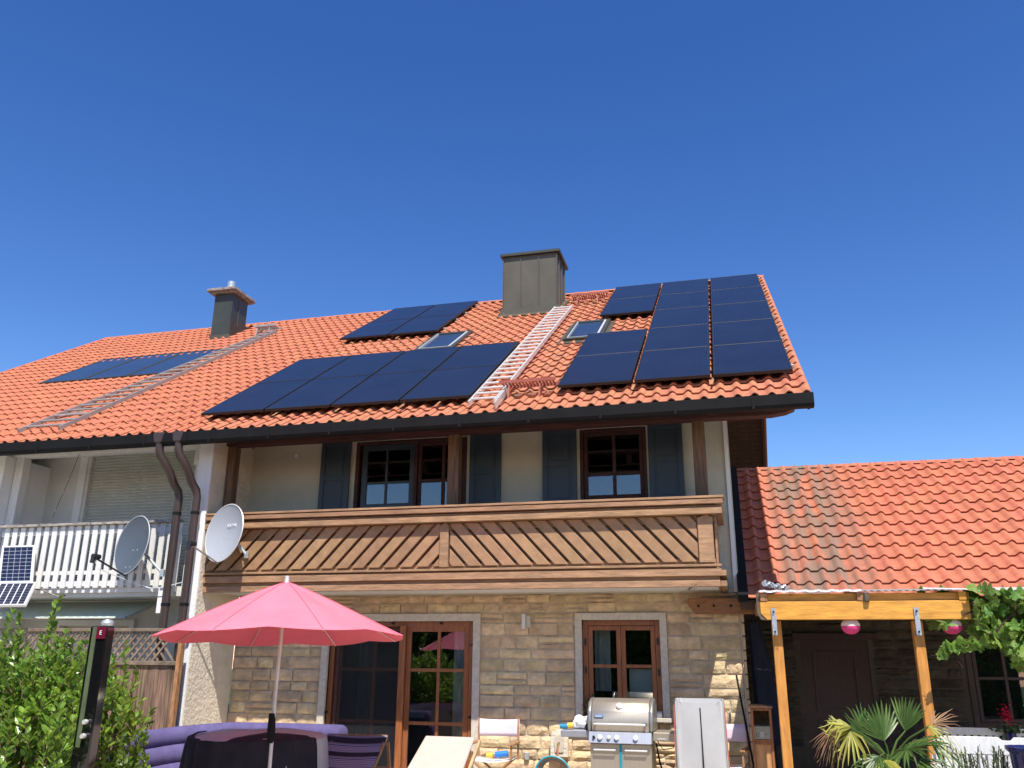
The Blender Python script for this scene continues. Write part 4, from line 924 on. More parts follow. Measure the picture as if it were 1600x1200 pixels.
# greenery behind the camera, seen in the window panes
random.seed(5)
for k in range(4):
    x = -11+k*4.2
    tree('garden_tree', ['dark tree beyond the hedge, far left in the door reflection', 'leafy tree reflected in the patio door', 'leafy tree reflected in the kitchen window', 'tree right of the reflected garden'][k], 'tree', (x, -5.2, 3.0), (2.6, 1.2, 1.9), 4200, .15, leafT, True, 'trees behind the photographer')
HG = thing('garden_hedge', 'tall clipped green hedge closing the garden, seen mirrored in the panes', 'hedge', (-4, -4, 0))
Box(-16, 8, -4.3, -3.6, 0, 2.75).build('dark_core', mat('hedge_inner', (.012, .022, .006), .95, .4, 12, bump=.5), HG)  # solid dark box added so the mirrored hedge lets no sky through
mb = MB(); mb.recalc = False
leaves(mb, [(random.uniform(-16, 8), -3.55+random.gauss(0, .07), random.uniform(0, 2.9)) for _ in range(15000)], .085, 1.8); mb.build('foliage', leafT, HG, kind='stuff')
# ---------------------------------------------------------------- solar shower
SS = thing('solar_shower', 'tall black solar shower column standing in the green shrub', 'shower', (-5.45, 6.7, 0))
Box(-5.50, -5.325, 6.60, 6.71, 0, 1.875).build('column', mat('gloss_black', (.006, .006, .007), .08, .05, 3, bump=0, coat=.5), SS, bev=.012)
Box(-5.462, -5.42, 6.592, 6.598, .9, 1.87).build('edge_strip', mat('green_grey_glass', (.10, .13, .07), .2, .1, 4, bump=0), SS)
MB().lathe([(.0, 1.875), (.05, 1.88), (.055, 1.905), (.04, 1.93), (0, 1.935)], (-5.375, 6.66, 0), 12).build('shower_head', galv, SS, smooth=True)
Box(-5.415, -5.327, 6.588, 6.598, 1.77, 1.87).build('red_label_plate', mat('maroon', (.12, .005, .02), .2, .05, 3, bump=0), SS)
text_mesh('E', .05, Matrix.Translation((-5.37, 6.584, 1.805)) @ Matrix.Rotation(R(90), 4, 'X'), letterW, 'label_letter', SS)
for z in (1.10, .99): MB().lathe([(0, -.04), (.018, -.04), (.022, -.02), (.018, 0)], (-5.385, 6.595, z), 14, (0, 1, 0)).build('tap_knob', alu, SS, smooth=True)
# ---------------------------------------------------------------- parasol
UX0, UY0 = -4.69, 8.42
UM = thing('red_parasol', 'open coral red parasol on an aluminium pole over the covered table', 'parasol', (UX0, UY0, 0))
vs = []; fs = []; nr = 10; na = 64
Qt = Matrix.Rotation(R(-1.9), 3, 'Y') @ Matrix.Rotation(R(-2.2), 3, 'X')
def canopy_pt(r_, a, off=0):
    s = abs(math.cos(a*4)) ; rr = 1.29*r_*(1-.045*(1-s)*r_); z = -.585*(r_**1.12)-.065*(1-s)*r_*(1-r_)*4*.5+.03*(1-s)*r_*r_
    p = Qt @ Vector((rr*math.cos(a), rr*math.sin(a), z)); return Vector((UX0+.05, UY0, 2.39+off))+p
for i in range(nr+1):
    for j in range(na): vs.append(canopy_pt(max(i/nr, .02), 2*math.pi*j/na))
for i in range(nr):
    for j in range(na): fs.append((i*na+j, i*na+(j+1) % na, (i+1)*na+(j+1) % na, (i+1)*na+j))
MB().add(vs, fs).build('canopy', fabR, UM, smooth=True)
for k in range(8):
    a = math.pi/4*k; q = MB(); q.tube([canopy_pt(f, a, -.014) for f in (.05, .3, .6, .985)], .005, 5); rb = q.build('rib', alu, UM)
    q = MB(); q.tube([canopy_pt(f, a, .002) for f in (.03, .2, .4, .6, .8, .99)], .0035, 4); q.build('seam', mat('seam'+str(k), (.62, .07, .11), .8, .05, 5, bump=0), rb)
    q = MB(); q.tube([canopy_pt(.55, a, -.02), (UX0+.03, UY0, 1.98)], .0045, 5); q.build('stretcher', alu, rb)
MB().tube([(UX0+.04, UY0, 0), (UX0+.03, UY0, 1.2), (UX0+.05, UY0, 2.40)], .019, 12).build('pole', alu, UM, smooth=True)
MB().tube([(UX0+.022, UY0-.005, .80), (UX0+.02, UY0-.005, .92), (UX0+.015, UY0-.005, 1.08)], [.030, .042, .033], 10).build('crank_housing', zincD, UM, smooth=True)
MB().lathe([(.034, 1.93), (.038, 1.97), (.034, 2.03)], (UX0+.04, UY0, 0), 12).build('runner', zincD, UM, smooth=True)
MB().lathe([(0, 2.455), (.022, 2.45), (.026, 2.39), (.034, 2.37)], (UX0+.05, UY0, 0), 12).build('finial', alu, UM, smooth=True)
MB().lathe([(0, .02), (.28, .02), (.28, .07), (.03, .1)], (UX0+.04, UY0, 0), 20).build('base', zincD, UM)
# ---------------------------------------------------------------- covered table with cloth
TX, TY, TR = -5.24, 9.2, .75
TB = thing('covered_table', 'round garden table under a taupe weather cover', 'table', (TX, TY, 0))
n = 56; vs = []; fs = []
def tabp(r_, z, k):
    a = 2*math.pi*k/n; f = 1+(.02*math.sin(9*a)+.012*math.sin(17*a+1))*(1 if z < .7 else .25); return (TX+r_*f*math.cos(a), TY+r_*f*math.sin(a), z+.006*math.sin(5*a)*(1 if z > .6 else 0))
prf = [(.02, .845), (.3, .84), (.56, .83), (.68, .81), (.73, .78), (.75, .70), (.78, .4), (.81, .05)]
for r_, z in prf:
    for k in range(n): vs.append(tabp(r_, z, k))
for i in range(len(prf)-1):
    for k in range(n): fs.append((i*n+k, i*n+(k+1) % n, (i+1)*n+(k+1) % n, (i+1)*n+k))
fs.append(tuple(range(n)))
MB().add(vs, fs).build('weather_cover', coverG, TB, smooth=True)
MB().lathe([(.05, 0), (.05, .75)], (TX, TY, 0), 10).build('table_leg', black, TB)
# black cloth over its front
vs = []; fs = []; A0, A1 = R(188), R(352); m_n = 60
for i in range(m_n+1):
    u = i/m_n; a = A0+(A1-A0)*u
    def cz(r_):
        P_ = prf
        for (ra, za), (rb, zb) in zip(P_, P_[1:]):
            if r_ <= rb: return za+(zb-za)*(r_-ra)/(rb-ra)
        return P_[-1][1]
    inner = .735-.02*math.sin(u*9)-.16*max(0, 1-abs(u-.10)*8)-.36*max(0, 1-abs(u-.74)*4.2)
    for r_, z in ((inner, cz(inner)+.010), (.5*(inner+.73), cz(.5*(inner+.73))+.014), (.748, .785), (.768, .70), (.797, .4), (.825, .06)):
        f = 1+.018*math.sin(a*23+z*3)+.010*math.sin(a*41); vs.append((TX+r_*f*math.cos(a), TY+r_*f*math.sin(a), z+.004))
for i in range(m_n):
    for j in range(5): a = i*6+j; fs.append((a, a+1, a+7, a+6))
ck = solo(MB().add(vs, fs), 'black_cloth', clothB, 'black cloth draped over the front of the covered table', 'cloth', smooth=True)
md = ck.modifiers.new('t', 'SOLIDIFY'); md.thickness = .006
# ---------------------------------------------------------------- violet air sofa
SF = thing('air_sofa', 'violet flocked inflatable sofa curving behind the covered table', 'sofa', (-6, 10.4, 0))
path = [(-7.27, 9.45), (-7.20, 9.75), (-7.05, 10.15), (-6.75, 10.45), (-6.35, 10.62), (-5.9, 10.68), (-5.4, 10.70), (-5.0, 10.68), (-4.90, 10.66)]
import itertools
def smoothp(p, k=4):
    o = []
    for i in range(len(p)-1):
        p0, p1, p2, p3 = (Vector(p[max(i-1, 0)]), Vector(p[i]), Vector(p[i+1]), Vector(p[min(i+2, len(p)-1)]))
        for j in range(k):
            t = j/k; o.append(.5*((2*p1)+(-p0+p2)*t+(2*p0-5*p1+4*p2-p3)*t*t+(-p0+3*p1-3*p2+p3)*t**3))
    return o+[Vector(p[-1])]
sp = smoothp(path)
def sofa_z(i): return min(1, .0+(i/(len(sp)*.45)))
for lev, (dz, rr) in enumerate(((0, .115), (-.205, .12), (-.41, .12), (-.58, .12))):
    ps = [(p.x+.04*lev, p.y-.045*lev, .60+.10*sofa_z(i)+dz) for i, p in enumerate(sp)]
    rs = [rr*min(1, .45+.55*math.sin(min(1, i/3)*math.pi/2), .45+.55*math.sin(min(1, (len(sp)-1-i)/3)*math.pi/2)) for i in range(len(sp))]
    MB().tube(ps, rs, 14).build('bolster', violet, SF, smooth=True)
ps = [(p.x-.03, p.y+.12, .36+.10*sofa_z(i)) for i, p in enumerate(sp)]
q = MB()
for i in range(len(ps)-1):
    pass
back = MB(); k2 = []
for i, p in enumerate(ps): k2.append((p[0], p[1], 0, p[2]+.30))
vs = []; fs = []
for p in k2: vs += [(p[0], p[1]-.14, .02), (p[0]-.02, p[1]-.10, p[3]-.02), (p[0]-.02, p[1]-.03, p[3]+.02), (p[0]-.03, p[1]+.05, p[3]-.05), (p[0]-.03, p[1]+.07, .02)]
for i in range(len(k2)-1):
    for j in range(4): a = i*5+j; fs.append((a, a+1, a+6, a+5))
fs += [(0, 1, 2, 3, 4), tuple((len(k2)-1)*5+j for j in (4, 3, 2, 1, 0))]
back.add(vs, fs).build('vinyl_back', navy, SF, smooth=True)
MB().tube([(-7.28, 9.38, .55), (-7.29, 9.38, .40), (-7.27, 9.38, .05)], [.07, .10, .11], 12).build('vinyl_end', navy, SF, smooth=True)
# ---------------------------------------------------------------- loungers
def slab(mb, a, b_, c_, d_, th):   # quad a b c d extruded by its normal
    a, b_, c_, d_ = map(Vector, (a, b_, c_, d_)); n_ = (b_-a).cross(d_-a).normalized(); return mb.prism([a, b_, c_, d_], n_*th)
LG = thing('striped_lounger', 'deckchair with purple and black striped towel beside the covered table', 'lounger', (-4.4, 9.6, 0))
vs = []; uvs = []; nx, ny = 8, 14
for j in range(ny+1):
    t = j/ny; 
    for i in range(nx+1):
        s = i/nx; y = 9.15+.85*t; z = .33+.43*t; x = -4.66+.70*s-.13*t+.02*t*s*2; z += -.018*math.sin(math.pi*s)+.01*math.sin(t*14)
        vs.append((x, y, z)); uvs.append((s, t))
fs = [(j*(nx+1)+i, j*(nx+1)+i+1, (j+1)*(nx+1)+i+1, (j+1)*(nx+1)+i) for j in range(ny) for i in range(nx)]
tw = MB().add(vs, fs).build('striped_cloth', stripeM, LG, smooth=True)
uvl = tw.data.uv_layers.new(name='UVMap')
for l in tw.data.loops:
    v = l.vertex_index
    uvl.data[l.index].uv = uvs[v]
md = tw.modifiers.new('t', 'SOLIDIFY'); md.thickness = .008
for x0, x1 in ((-4.68, -4.80), (-3.94, -4.07)): MB().bar((x0, 9.1, .27), (x1, 10.02, .745), .03, .04).build('side_rail', teak, LG, bev=.004)
MB().bar((-4.8, 10.02, .75), (-4.06, 10.02, .755), .03, .03).build('head_rail', teak, LG)
for x in (-4.7, -4.0): MB().bar((x, 9.9, .7), (x, 10.1, 0), .03, .035).build('leg', teak, LG); MB().bar((x, 9.2, .3), (x, 8.9, 0), .03, .035).build('leg', teak, LG)
L2 = thing('beige_lounger', 'wooden lounger with raised pale beige cushion in front of the patio door', 'lounger', (-3.1, 9.5, 0))
q = MB(); slab(q, (-3.45, 8.95, .42), (-2.84, 8.95, .42), (-2.88, 9.62, .775), (-3.44, 9.62, .775), .05); q.build('cushion', canvasBe, L2, bev=.015)
for x0, x1 in ((-3.47, -3.46), (-2.80, -2.84)): MB().bar((x0, 8.93, .37), (x1, 9.68, .76), .03, .05).build('side_rail', mat('light_wood'+str(x0), (.52, .36, .19), .6, .15, 6), L2, bev=.004)
for x in (-3.4, -2.88): MB().bar((x, 9.5, .68), (x, 9.6, 0), .03, .035).build('leg', teak, L2); MB().bar((x, 8.4, .36), (x, 8.4, 0), .03, .035).build('leg', teak, L2)
slab(MB(), (-3.45, 7.6, .40), (-2.84, 7.6, .40), (-2.84, 8.93, .40), (-3.45, 8.93, .40), .05).build('seat_cushion', canvasBe, L2, bev=.015)
# ---------------------------------------------------------------- director chairs
def director(lab, cx, cy, turn, wd=.52):
    t = thing('director_chair', lab, 'folding chair', (0, 0, 0), 'pink canvas director chairs'); h = wd/2
    vs = []; nx = 10
    for j, z in enumerate((.67, .72, .80, .88)):
        for i in range(nx+1): s = i/nx; vs.append((-h-.015+(wd+.03)*s, .26+.035*math.sin(math.pi*s)+.006*math.sin(j*3), z-.012*math.sin(math.pi*s)*(j == 3)))
    fs = [(j*(nx+1)+i, j*(nx+1)+i+1, (j+1)*(nx+1)+i+1, (j+1)*(nx+1)+i) for j in range(3) for i in range(nx)]
    b_ = MB().add(vs, fs).build('canvas_backrest', canvasP, t, smooth=True); b_.modifiers.new('t', 'SOLIDIFY').thickness = .006
    vs = [(-h+wd*i/nx, -.2+.42*j, .44-.03*math.sin(math.pi*i/nx)) for j in range(2) for i in range(nx+1)]
    b_ = MB().add(vs, [(i, i+1, nx+2+i, nx+1+i) for i in range(nx)]).build('canvas_seat', white, t, smooth=True); b_.modifiers.new('t', 'SOLIDIFY').thickness = .006
    for s in (-1, 1):
        MB().bar((s*h, .26, .40), (s*h, .27, .89), .022, .035, (0, 1, 0)).build('back_upright', teak, t, bev=.003)
        MB().box(s*h-.03, s*h+.03, -.24, .27, .60, .622).build('armrest', teak, t, bev=.004)
        MB().bar((s*h, -.2, .61), (s*h, -.2, .44), .022, .03, (0, 1, 0)).build('arm_support', teak, t)
        for y in (-.18, .18): MB().bar((s*h, y, .44), (-s*h, y-.01*s, .03), .022, .032, (0, 1, 0)).build('leg', teak, t, bev=.003)
        MB().bar((s*h, -.24, .02), (s*h, .24, .02), .025, .03).build('foot_rail', teak, t)
    t.location = (cx, cy, 0); t.rotation_euler.z = turn; return t
director('pink canvas director chair with a blue bottle on its seat by the patio door', -3.10, 11.2, R(3))
director('pink canvas director chair behind the white fabric cover at the house corner', -.30, 11.45, R(-8))
bt = thing('drink_tube', 'blue tube with yellow end lying on the director chair seat', 'tube', (-3.05, 11.15, .49))
MB().tube([(-3.06, 11.12, .485), (-2.90, 11.14, .50)], .036, 12).build('blue_body', blueP, bt, smooth=True); MB().tube([(-3.17, 11.11, .475), (-3.09, 11.12, .48)], .030, 12).build('yellow_end', yellowP, bt, smooth=True)
# ---------------------------------------------------------------- grill
GX, GY = -1.475, 11.25
GR = thing('gas_grill', 'stainless steel gas grill with closed hood and side tables under the window', 'grill', (GX, GY, 0))
hp = [(-.26, .80), (-.27, .90), (-.24, 1.03), (-.16, 1.125), (-.04, 1.165), (.12, 1.165), (.26, 1.08), (.28, .80)]
hd = MB(); hd.prism([(GX-.345, GY+a, b_) for a, b_ in hp], (.69, 0, 0)); hood = hd.build('hood', steel, GR, smooth=True, bev=.006)
for s in (-1, 1):
    q = MB(); q.prism([(GX+s*.372-.022, GY+a*1.03, b_+.004) for a, b_ in hp], (.044, 0, 0)); q.build('hood_end', mat('grey_enamel'+str(s), (.36, .35, .32), .3, .05, 5, bump=0, metal=.6), hood, smooth=True, bev=.012)
MB().tube([(GX-.31, GY-.325, .885), (GX+.31, GY-.325, .885)], .015, 10).build('hood_handle', alu, hood, smooth=True)
for s in (-1, 1): MB().tube([(GX+s*.30, GY-.325, .885), (GX+s*.30, GY-.25, .89)], .018, 8).build('handle_mount', zincD, hood)
nrm = Vector((0, -.83, .56)); cthr = Vector((GX-.01, GY-.205, 1.085))
MB().lathe([(0, .022), (.036, .018), (.042, .0)], cthr, 20, nrm).build('thermometer', alu, hood, smooth=True); MB().lathe([(0, .026), (.03, .024)], cthr, 20, nrm).build('thermometer_face', white, hood)
bz = Matrix.Translation((GX-.25, GY-.262, .965)); bd = MB(); bd.box(GX-.31, GX-.20, GY-.272, GY-.258, .955, .99); bd.build('badge', badge, hood, bev=.004)
text_mesh('weber', .034, Matrix.Translation((GX-.255, GY-.274, .962)) @ Matrix.Rotation(R(90), 4, 'X'), letterW, 'badge_lettering', hood)
Box(GX-.36, GX+.36, GY-.26, GY+.27, .74, .80).build('firebox', black, GR)
q = MB(); q.prism([(GX-.375, GY-.30, .80), (GX-.375, GY-.345, .675), (GX-.375, GY-.20, .675), (GX-.375, GY-.20, .80)], (.75, 0, 0)); q.build('control_panel', steelL, GR, bev=.006)
for x, rr in ((-.31, .016), (-.235, .030), (-.13, .022), (-.035, .030), (.19, .030)):
    c_ = Vector((GX+x, GY-.325, .735)); MB().lathe([(rr, 0), (rr*.95, .03), (0, .034)], c_, 16, (0, -.94, .34)).build('control_knob', alu if rr > .02 else zincD, GR, smooth=True)
for k, (xa, xb) in enumerate(((-.365, -.008), (.008, .365))):
    d_ = Box(GX+xa, GX+xb, GY-.27, GY-.245, .05, .665).build('cabinet_door', steel, GR, bev=.006)
    MB().tube([(GX+xa+.05, GY-.27, .60), (GX+xa+.05, GY-.32, .60), (GX+xb-.05, GY-.32, .60), (GX+xb-.05, GY-.27, .60)], .011, 8).build('door_handle', alu, d_, smooth=True)
    Box(GX+(xa if k else xb)-.006, GX+(xa if k else xb)+.006, GY-.285, GY-.24, .05, .665).build('door_edge_strip', tealM, d_)
Box(GX-.365, GX+.365, GY-.245, GY+.25, .05, .67).build('cabinet', sheetM, GR)
Box(GX-.74, GX-.375, GY-.20, GY+.24, .72, .80).build('side_table', steelL, GR, bev=.008); Box(GX+.375, GX+.74, GY-.20, GY+.24, .70, .80).build('side_table', steel, GR, bev=.008)
text_mesh('GENESIS', .026, Matrix.Translation((GX+.48, GY-.206, .722)) @ Matrix.Rotation(R(90), 4, 'X'), letterW, 'side_table_lettering', GR)
for s in (-1, 1):
    for y in (-.2, .2): MB().lathe([(.02, -.02), (.05, -.02), (.05, .02), (.02, .02)], (GX+s*.33, GY+y, .05), 12, (1, 0, 0)).build('wheel', black, GR)
random.seed(3)
wb = MB()
for k in range(9):
    c_ = Vector((GX-.50+random.uniform(-.09, .12), GY+random.uniform(-.05, .08), .86+random.uniform(-.03, .05))); r_ = random.uniform(.035, .06)
    wb.lathe([(r_*math.sin(math.pi*i/6)*(1+.2*random.random()), -r_*math.cos(math.pi*i/6)) for i in range(7)], c_, 9)
solo(wb, 'crumpled_bag', white, 'crumpled white plastic bag on the grill side table', 'bag')
rg_ = MB().lathe([(.02, .0), (.045, .02), (.03, .06), (.02, .07)], (GX-.42, GY-.08, .80), 10); solo(rg_, 'black_gas_knob', black, 'small black cap beside the white bag on the grill', 'cap')
bt2 = thing('spray_bottle', 'blue bottle with yellow cap lying on the left grill side table', 'bottle', (GX-.7, GY-.1, .8))
MB().tube([(GX-.76, GY-.12, .835), (GX-.67, GY-.12, .835)], .03, 10).build('blue_body', mat('teal_plastic', (.02, .25, .42), .4, .05, 5, bump=0), bt2, smooth=True); MB().tube([(GX-.67, GY-.12, .845), (GX-.60, GY-.11, .85)], .034, 10).build('yellow_cap', yellowP, bt2, smooth=True)
gh = MB(); gh.tube([(GX+.40, GY+.1, .68), (GX+.46, GY+.15, .58), (GX+.58, GY+.2, .60), (GX+.62, GY+.25, .68)], .006, 5); gh.tube([(GX+.39, GY+.05, .66), (GX+.42, GY+.1, .45), (GX+.46, GY+.1, .30), (GX+.44, GY+.05, .1)], .012, 6)
solo(gh, 'gas_hose', black, 'thin black hose hanging under the right grill side table', 'hose')
# ---------------------------------------------------------------- white cover with zip
CV = thing('stacked_chair_cover', 'tall white fabric cover with dark zip standing right of the grill', 'furniture cover', (-.52, 10.8, 0))
vs = []; fs = []; n = 40
lv = [(0, 1.14, .24, .0), (1, 1.185, .26, 0), (2, 1.19, .275, .0), (3, 1.15, .285, .0), (4, .9, .287, .02), (5, .6, .295, .035), (6, .3, .30, .04), (7, .02, .31, .045)]
for j, z, hw, fo in lv:
    for k in range(n):
        a = 2*math.pi*k/n; ca, sa = math.cos(a), math.sin(a); e = .22
        x = -.525+hw*math.copysign(abs(ca)**e, ca); y = 10.95+(.17+.02*(1.19-z))*math.copysign(abs(sa)**e, sa)
        y += fo*.45*math.sin(a*7+z*3)+.006*math.sin(13*a); zz = z
        if j in (1, 2) : zz = z-.035*max(0, 1-abs(ca)*1.2)*(sa < 0)
        vs.append((x, y, zz))
for j in range(len(lv)-1):
    for k in range(n): fs.append((j*n+k, j*n+(k+1) % n, (j+1)*n+(k+1) % n, (j+1)*n+k))
fs.append(tuple(range(n)))
MB().add(vs, fs).build('fabric', sheetW, CV, smooth=True)
MB().bar((-.515, 10.775, 1.10), (-.50, 10.725, .02), .022, .012, (1, 0, 0)).build('zip', zincD, CV)
for s, m in ((-1, letterD), (1, letterD)): MB().tube([(-.525+s*.288, 10.80, 1.13), (-.525+s*.297, 10.79, .6), (-.525+s*.312, 10.78, .02)], .005, 5).build('piping', m, CV)
# ---------------------------------------------------------------- hose holder, hose
HH = thing('wall_hose_holder', 'cream arched tap niche plate on the sunlit stone wall', 'hose holder', (-2.45, 12.12, .4))
pl = [(-2.57, .38)]+[(-2.45-.12*math.cos(t), .60+.12*math.sin(t)) for t in [math.pi*i/10 for i in range(11)]]+[(-2.33, .38)]
MB().prism([(x, 12.10, z) for x, z in pl], (0, .08, 0)).build('arched_plate', stucco, HH, bev=.006)
pl2 = [(-2.50, .44)]+[(-2.445-.07*math.cos(t), .58+.075*math.sin(t)) for t in [math.pi*i/10 for i in range(11)]]+[(-2.39, .44)]
MB().prism([(x, 12.085, z) for x, z in pl2], (0, .016, 0)).build('tap_recess', trim, HH)
MB().tube([(-2.445, 12.09, .56), (-2.445, 12.03, .56), (-2.445, 12.01, .50)], .014, 8).build('tap', mat('brass', (.45, .33, .12), .35, .1, 6, metal=.8), HH, smooth=True)
q = MB()
hz = thing('garden_hose', 'coiled orange and teal garden hose below the wall tap', 'hose', (-2.5, 12.0, .2))
for k in range(4):
    r_ = .17+.02*k; q = MB(); q.tube([(-2.5+r_*math.cos(a), 12.0-.03*k, .20+r_*.9*math.sin(a)) for a in [2*math.pi*i/24 for i in range(25)]], .013, 6, False); q.build('hose_coil', tealM if k % 2 else orangeM, hz, smooth=True)
MB().tube([(-2.445, 12.0, .50), (-2.44, 11.99, .42), (-2.5, 11.98, .38)], .013, 6).build('hose_end', orangeM, hz, smooth=True)
solo(Box(-2.93, -2.87, 12.14, 12.19, .33, .42), 'wall_socket', galv, 'small grey outdoor socket low on the lit stone wall', 'socket', bev=.006)
# ---------------------------------------------------------------- broom stick and cabinet
solo(MB().tube([(-.09, 11.95, 1.44), (.10, 11.1, .0)], .013, 8), 'broom_stick', zincD, 'dark pole leaning against the lit stone corner of the house', 'pole', smooth=True)
CB = thing('wooden_cabinet', 'narrow wooden cabinet with glass front beside the house corner', 'cabinet', (.165, 11.3, 0))
frame(MB(), .05, .285, .72, 1.09, .028, 11.19, 11.23).build('glazed_frame', woodD, CB, bev=.004)
Box(.078, .257, 11.205, 11.21, .75, 1.06).build('glass', glass, CB)
MB().prism([(.03, 11.18, 1.092), (.305, 11.18, 1.092), (.305, 11.18, 1.104), (.17, 11.18, 1.118), (.03, 11.18, 1.112)], (0, .4, 0)).build('top_board', teak, CB)
frame(MB(), .05, .285, .03, .72, .03, 11.19, 11.23).build('door_frame', woodD, CB, bev=.004); Box(.08, .255, 11.205, 11.22, .06, .69).build('door_panel', mat('pine', (.50, .25, .09), .55, .15, 4, (8, 8, 1), bump=.1), CB)
q = MB(); q.box(.05, .07, 11.23, 11.55, .0, 1.09); q.box(.265, .285, 11.23, 11.55, .0, 1.09); q.box(.07, .265, 11.53, 11.55, 0, 1.09); q.build('carcass', teak, CB); Box(.07, .265, 11.24, 11.53, .72, .735).build('shelf', teak, CB)
solo(Box(.135, .195, 11.30, 11.36, .735, .83), 'white_cup', galv, 'pale grey mug on the shelf behind the cabinet glass', 'mug', bev=.01)
pb = MB()
for k in range(14): pb.lathe([(0, -.014), (.018, 0), (0, .014)], (.085+.013*k, 11.26+random.uniform(-.01, .03), .75), 6)
solo(pb, 'white_pebbles', foam, 'white pebbles along the shelf behind the cabinet glass', 'pebbles', kind='stuff')
# dark closed cloth hanging in the passage
vs = []; fs = []; n = 24
for j in range(9):
    t = j/8; z = 2.10-1.5*t
    for k in range(n):
        a = 2*math.pi*k/n; r_ = (.07+.14*t)*(1+.18*math.sin(5*a)); vs.append((.18+.17*t+r_*math.cos(a), 12.3+r_*.7*math.sin(a), z))
for j in range(8):
    for k in range(n): fs.append((j*n+k, j*n+(k+1) % n, (j+1)*n+(k+1) % n, (j+1)*n+k))
q = MB().add(vs, fs); q.tube([(.16, 12.3, 2.2), (.38, 12.3, .0)], .02, 8)
solo(q, 'folded_parasol', navyCloth, 'folded dark navy parasol leaning in the shade by the house corner', 'parasol', smooth=True)
# window sill things
sp_ = thing('sill_plant', 'dark leafy pot plant on the left of the kitchen window sill', 'pot plant', (-2.0, 12.12, .9))
MB().lathe([(.05, .895), (.065, .99), (.055, .99), (.045, .92)], (-2.0, 12.12, 0), 12).build('pot', galv, sp_, smooth=True)
lf = MB(); lf.recalc = False; leaves(lf, [(-2.0+random.gauss(0, .05), 12.12+random.gauss(0, .04), 1.04+random.gauss(0, .05)) for _ in range(90)], .035); lf.build('foliage', leafR, sp_, kind='stuff')
solo(Box(-1.14, -1.07, 12.08, 12.15, .896, .98), 'sill_box', steelL, 'small blue and white box at the right end of the window sill', 'box', bev=.006)
solo(Box(-1.52, -1.20, 12.42, 12.43, 1.14, 1.50), 'window_paper', mat('paper', (.62, .68, .66), .8, .02, 3, bump=0), 'white sheet hanging behind the right kitchen window pane', 'paper')
fc = MB(); fc.tube([(-1.36, 12.6, .95), (-1.36, 12.6, 1.08), (-1.34, 12.58, 1.11), (-1.30, 12.56, 1.10), (-1.29, 12.55, 1.05)], .009, 8); solo(fc, 'kitchen_tap', alu, 'curved metal kitchen tap behind the window', 'tap', smooth=True)
# ---------------------------------------------------------------- vine
VN = thing('grape_vine', 'grape vine with broad green leaves hanging over the pergola corner', 'vine', (2.6, 10.4, 0))
def vine_leaf():
    out = [(0, 0), (.30, -.12), (.50, .10), (.36, .28), (.55, .52), (.28, .55), (.20, .80), (0, 1.0), (-.20, .80), (-.28, .55), (-.55, .52), (-.36, .28), (-.50, .10), (-.30, -.12)]
    vs = [(x, y-.3, -.16*abs(x)-.10*y*y) for x, y in out]+[(0, .12, .03)]
    n = len(out); return [Vector(v) for v in vs], [(i, (i+1) % n, n) for i in range(n)]
vv, vf = vine_leaf(); mlist = []
for k in range(3):
    q = MB(); q.recalc = False; q.add([Vector((v.x, v.y, v.z+.05*math.sin(v.x*9+k*2))) for v in vv], vf); mlist.append(q.mesh('leaf', leafV))
random.seed(11)
def vine_pts():
    L_ = []
    while len(L_) < 680:
        x = random.uniform(1.95, 3.45); z = random.uniform(1.45, 2.38); y = random.uniform(10.2, 10.75)
        low = 2.12-(x-2.25)*.95 if x < 2.75 else 1.62
        low = max(low, 1.60)
        if x < 2.38 : low = 2.02 
        if z < low+.06*math.sin(x*17): continue
        if x < 2.42 and z > 2.05 and y < 10.55: continue
        L_.append((x, y, z))
    for k in range(26):
        t = k/25; L_.append((2.45-.42*t, 10.3+random.gauss(0, .03), 1.86-.17*t+random.gauss(0, .028)))
    return L_
fld = MB(); fld.recalc = False; vp = vine_pts(); vp.sort(key=lambda p: p[1])
for k, p in enumerate(vp):
    s = random.uniform(.075, .135); M = Matrix.Translation(p) @ Matrix.Rotation(random.uniform(0, 6.28), 4, 'Z') @ Matrix.Rotation(R(random.gauss(55, 28)), 4, 'X') @ Matrix.Rotation(R(random.gauss(0, 25)), 4, 'Y') @ Matrix.Diagonal((s, s, s, 1))
    if k < 290:
        ob = bpy.data.objects.new('leaf', mlist[k % 3]); col.objects.link(ob); ob.parent = VN; M.translation -= ORG[VN.name]; ob.matrix_local = M
    else: fld.M = M; fld.add(vv, vf, random.random()+.01)
fld.M = None; fld.build('leaf_mass', leafV, VN, kind='stuff')
vs_ = MB(); vs_.tube([(4.2, 10.5, 0), (4.0, 10.5, 1.6), (3.4, 10.45, 2.2), (2.7, 10.4, 2.25), (2.3, 10.35, 2.1)], [.03, .025, .018, .012, .006], 6); vs_.tube([(2.9, 10.4, 2.2), (2.6, 10.3, 1.95), (2.3, 10.3, 1.80), (2.03, 10.3, 1.68), (1.93, 10.3, 1.70)], [.01, .008, .006, .003, .002], 5); vs_.tube([(2.2, 10.3, 1.76), (2.19, 10.3, 1.64), (2.23, 10.3, 1.57)], .003, 5)
vs_.tube([(2.8, 10.4, 2.2), (3.0, 10.4, 1.9), (3.3, 10.45, 1.7)], .01, 5); vs_.build('vine_stem', woodR, VN, smooth=True)
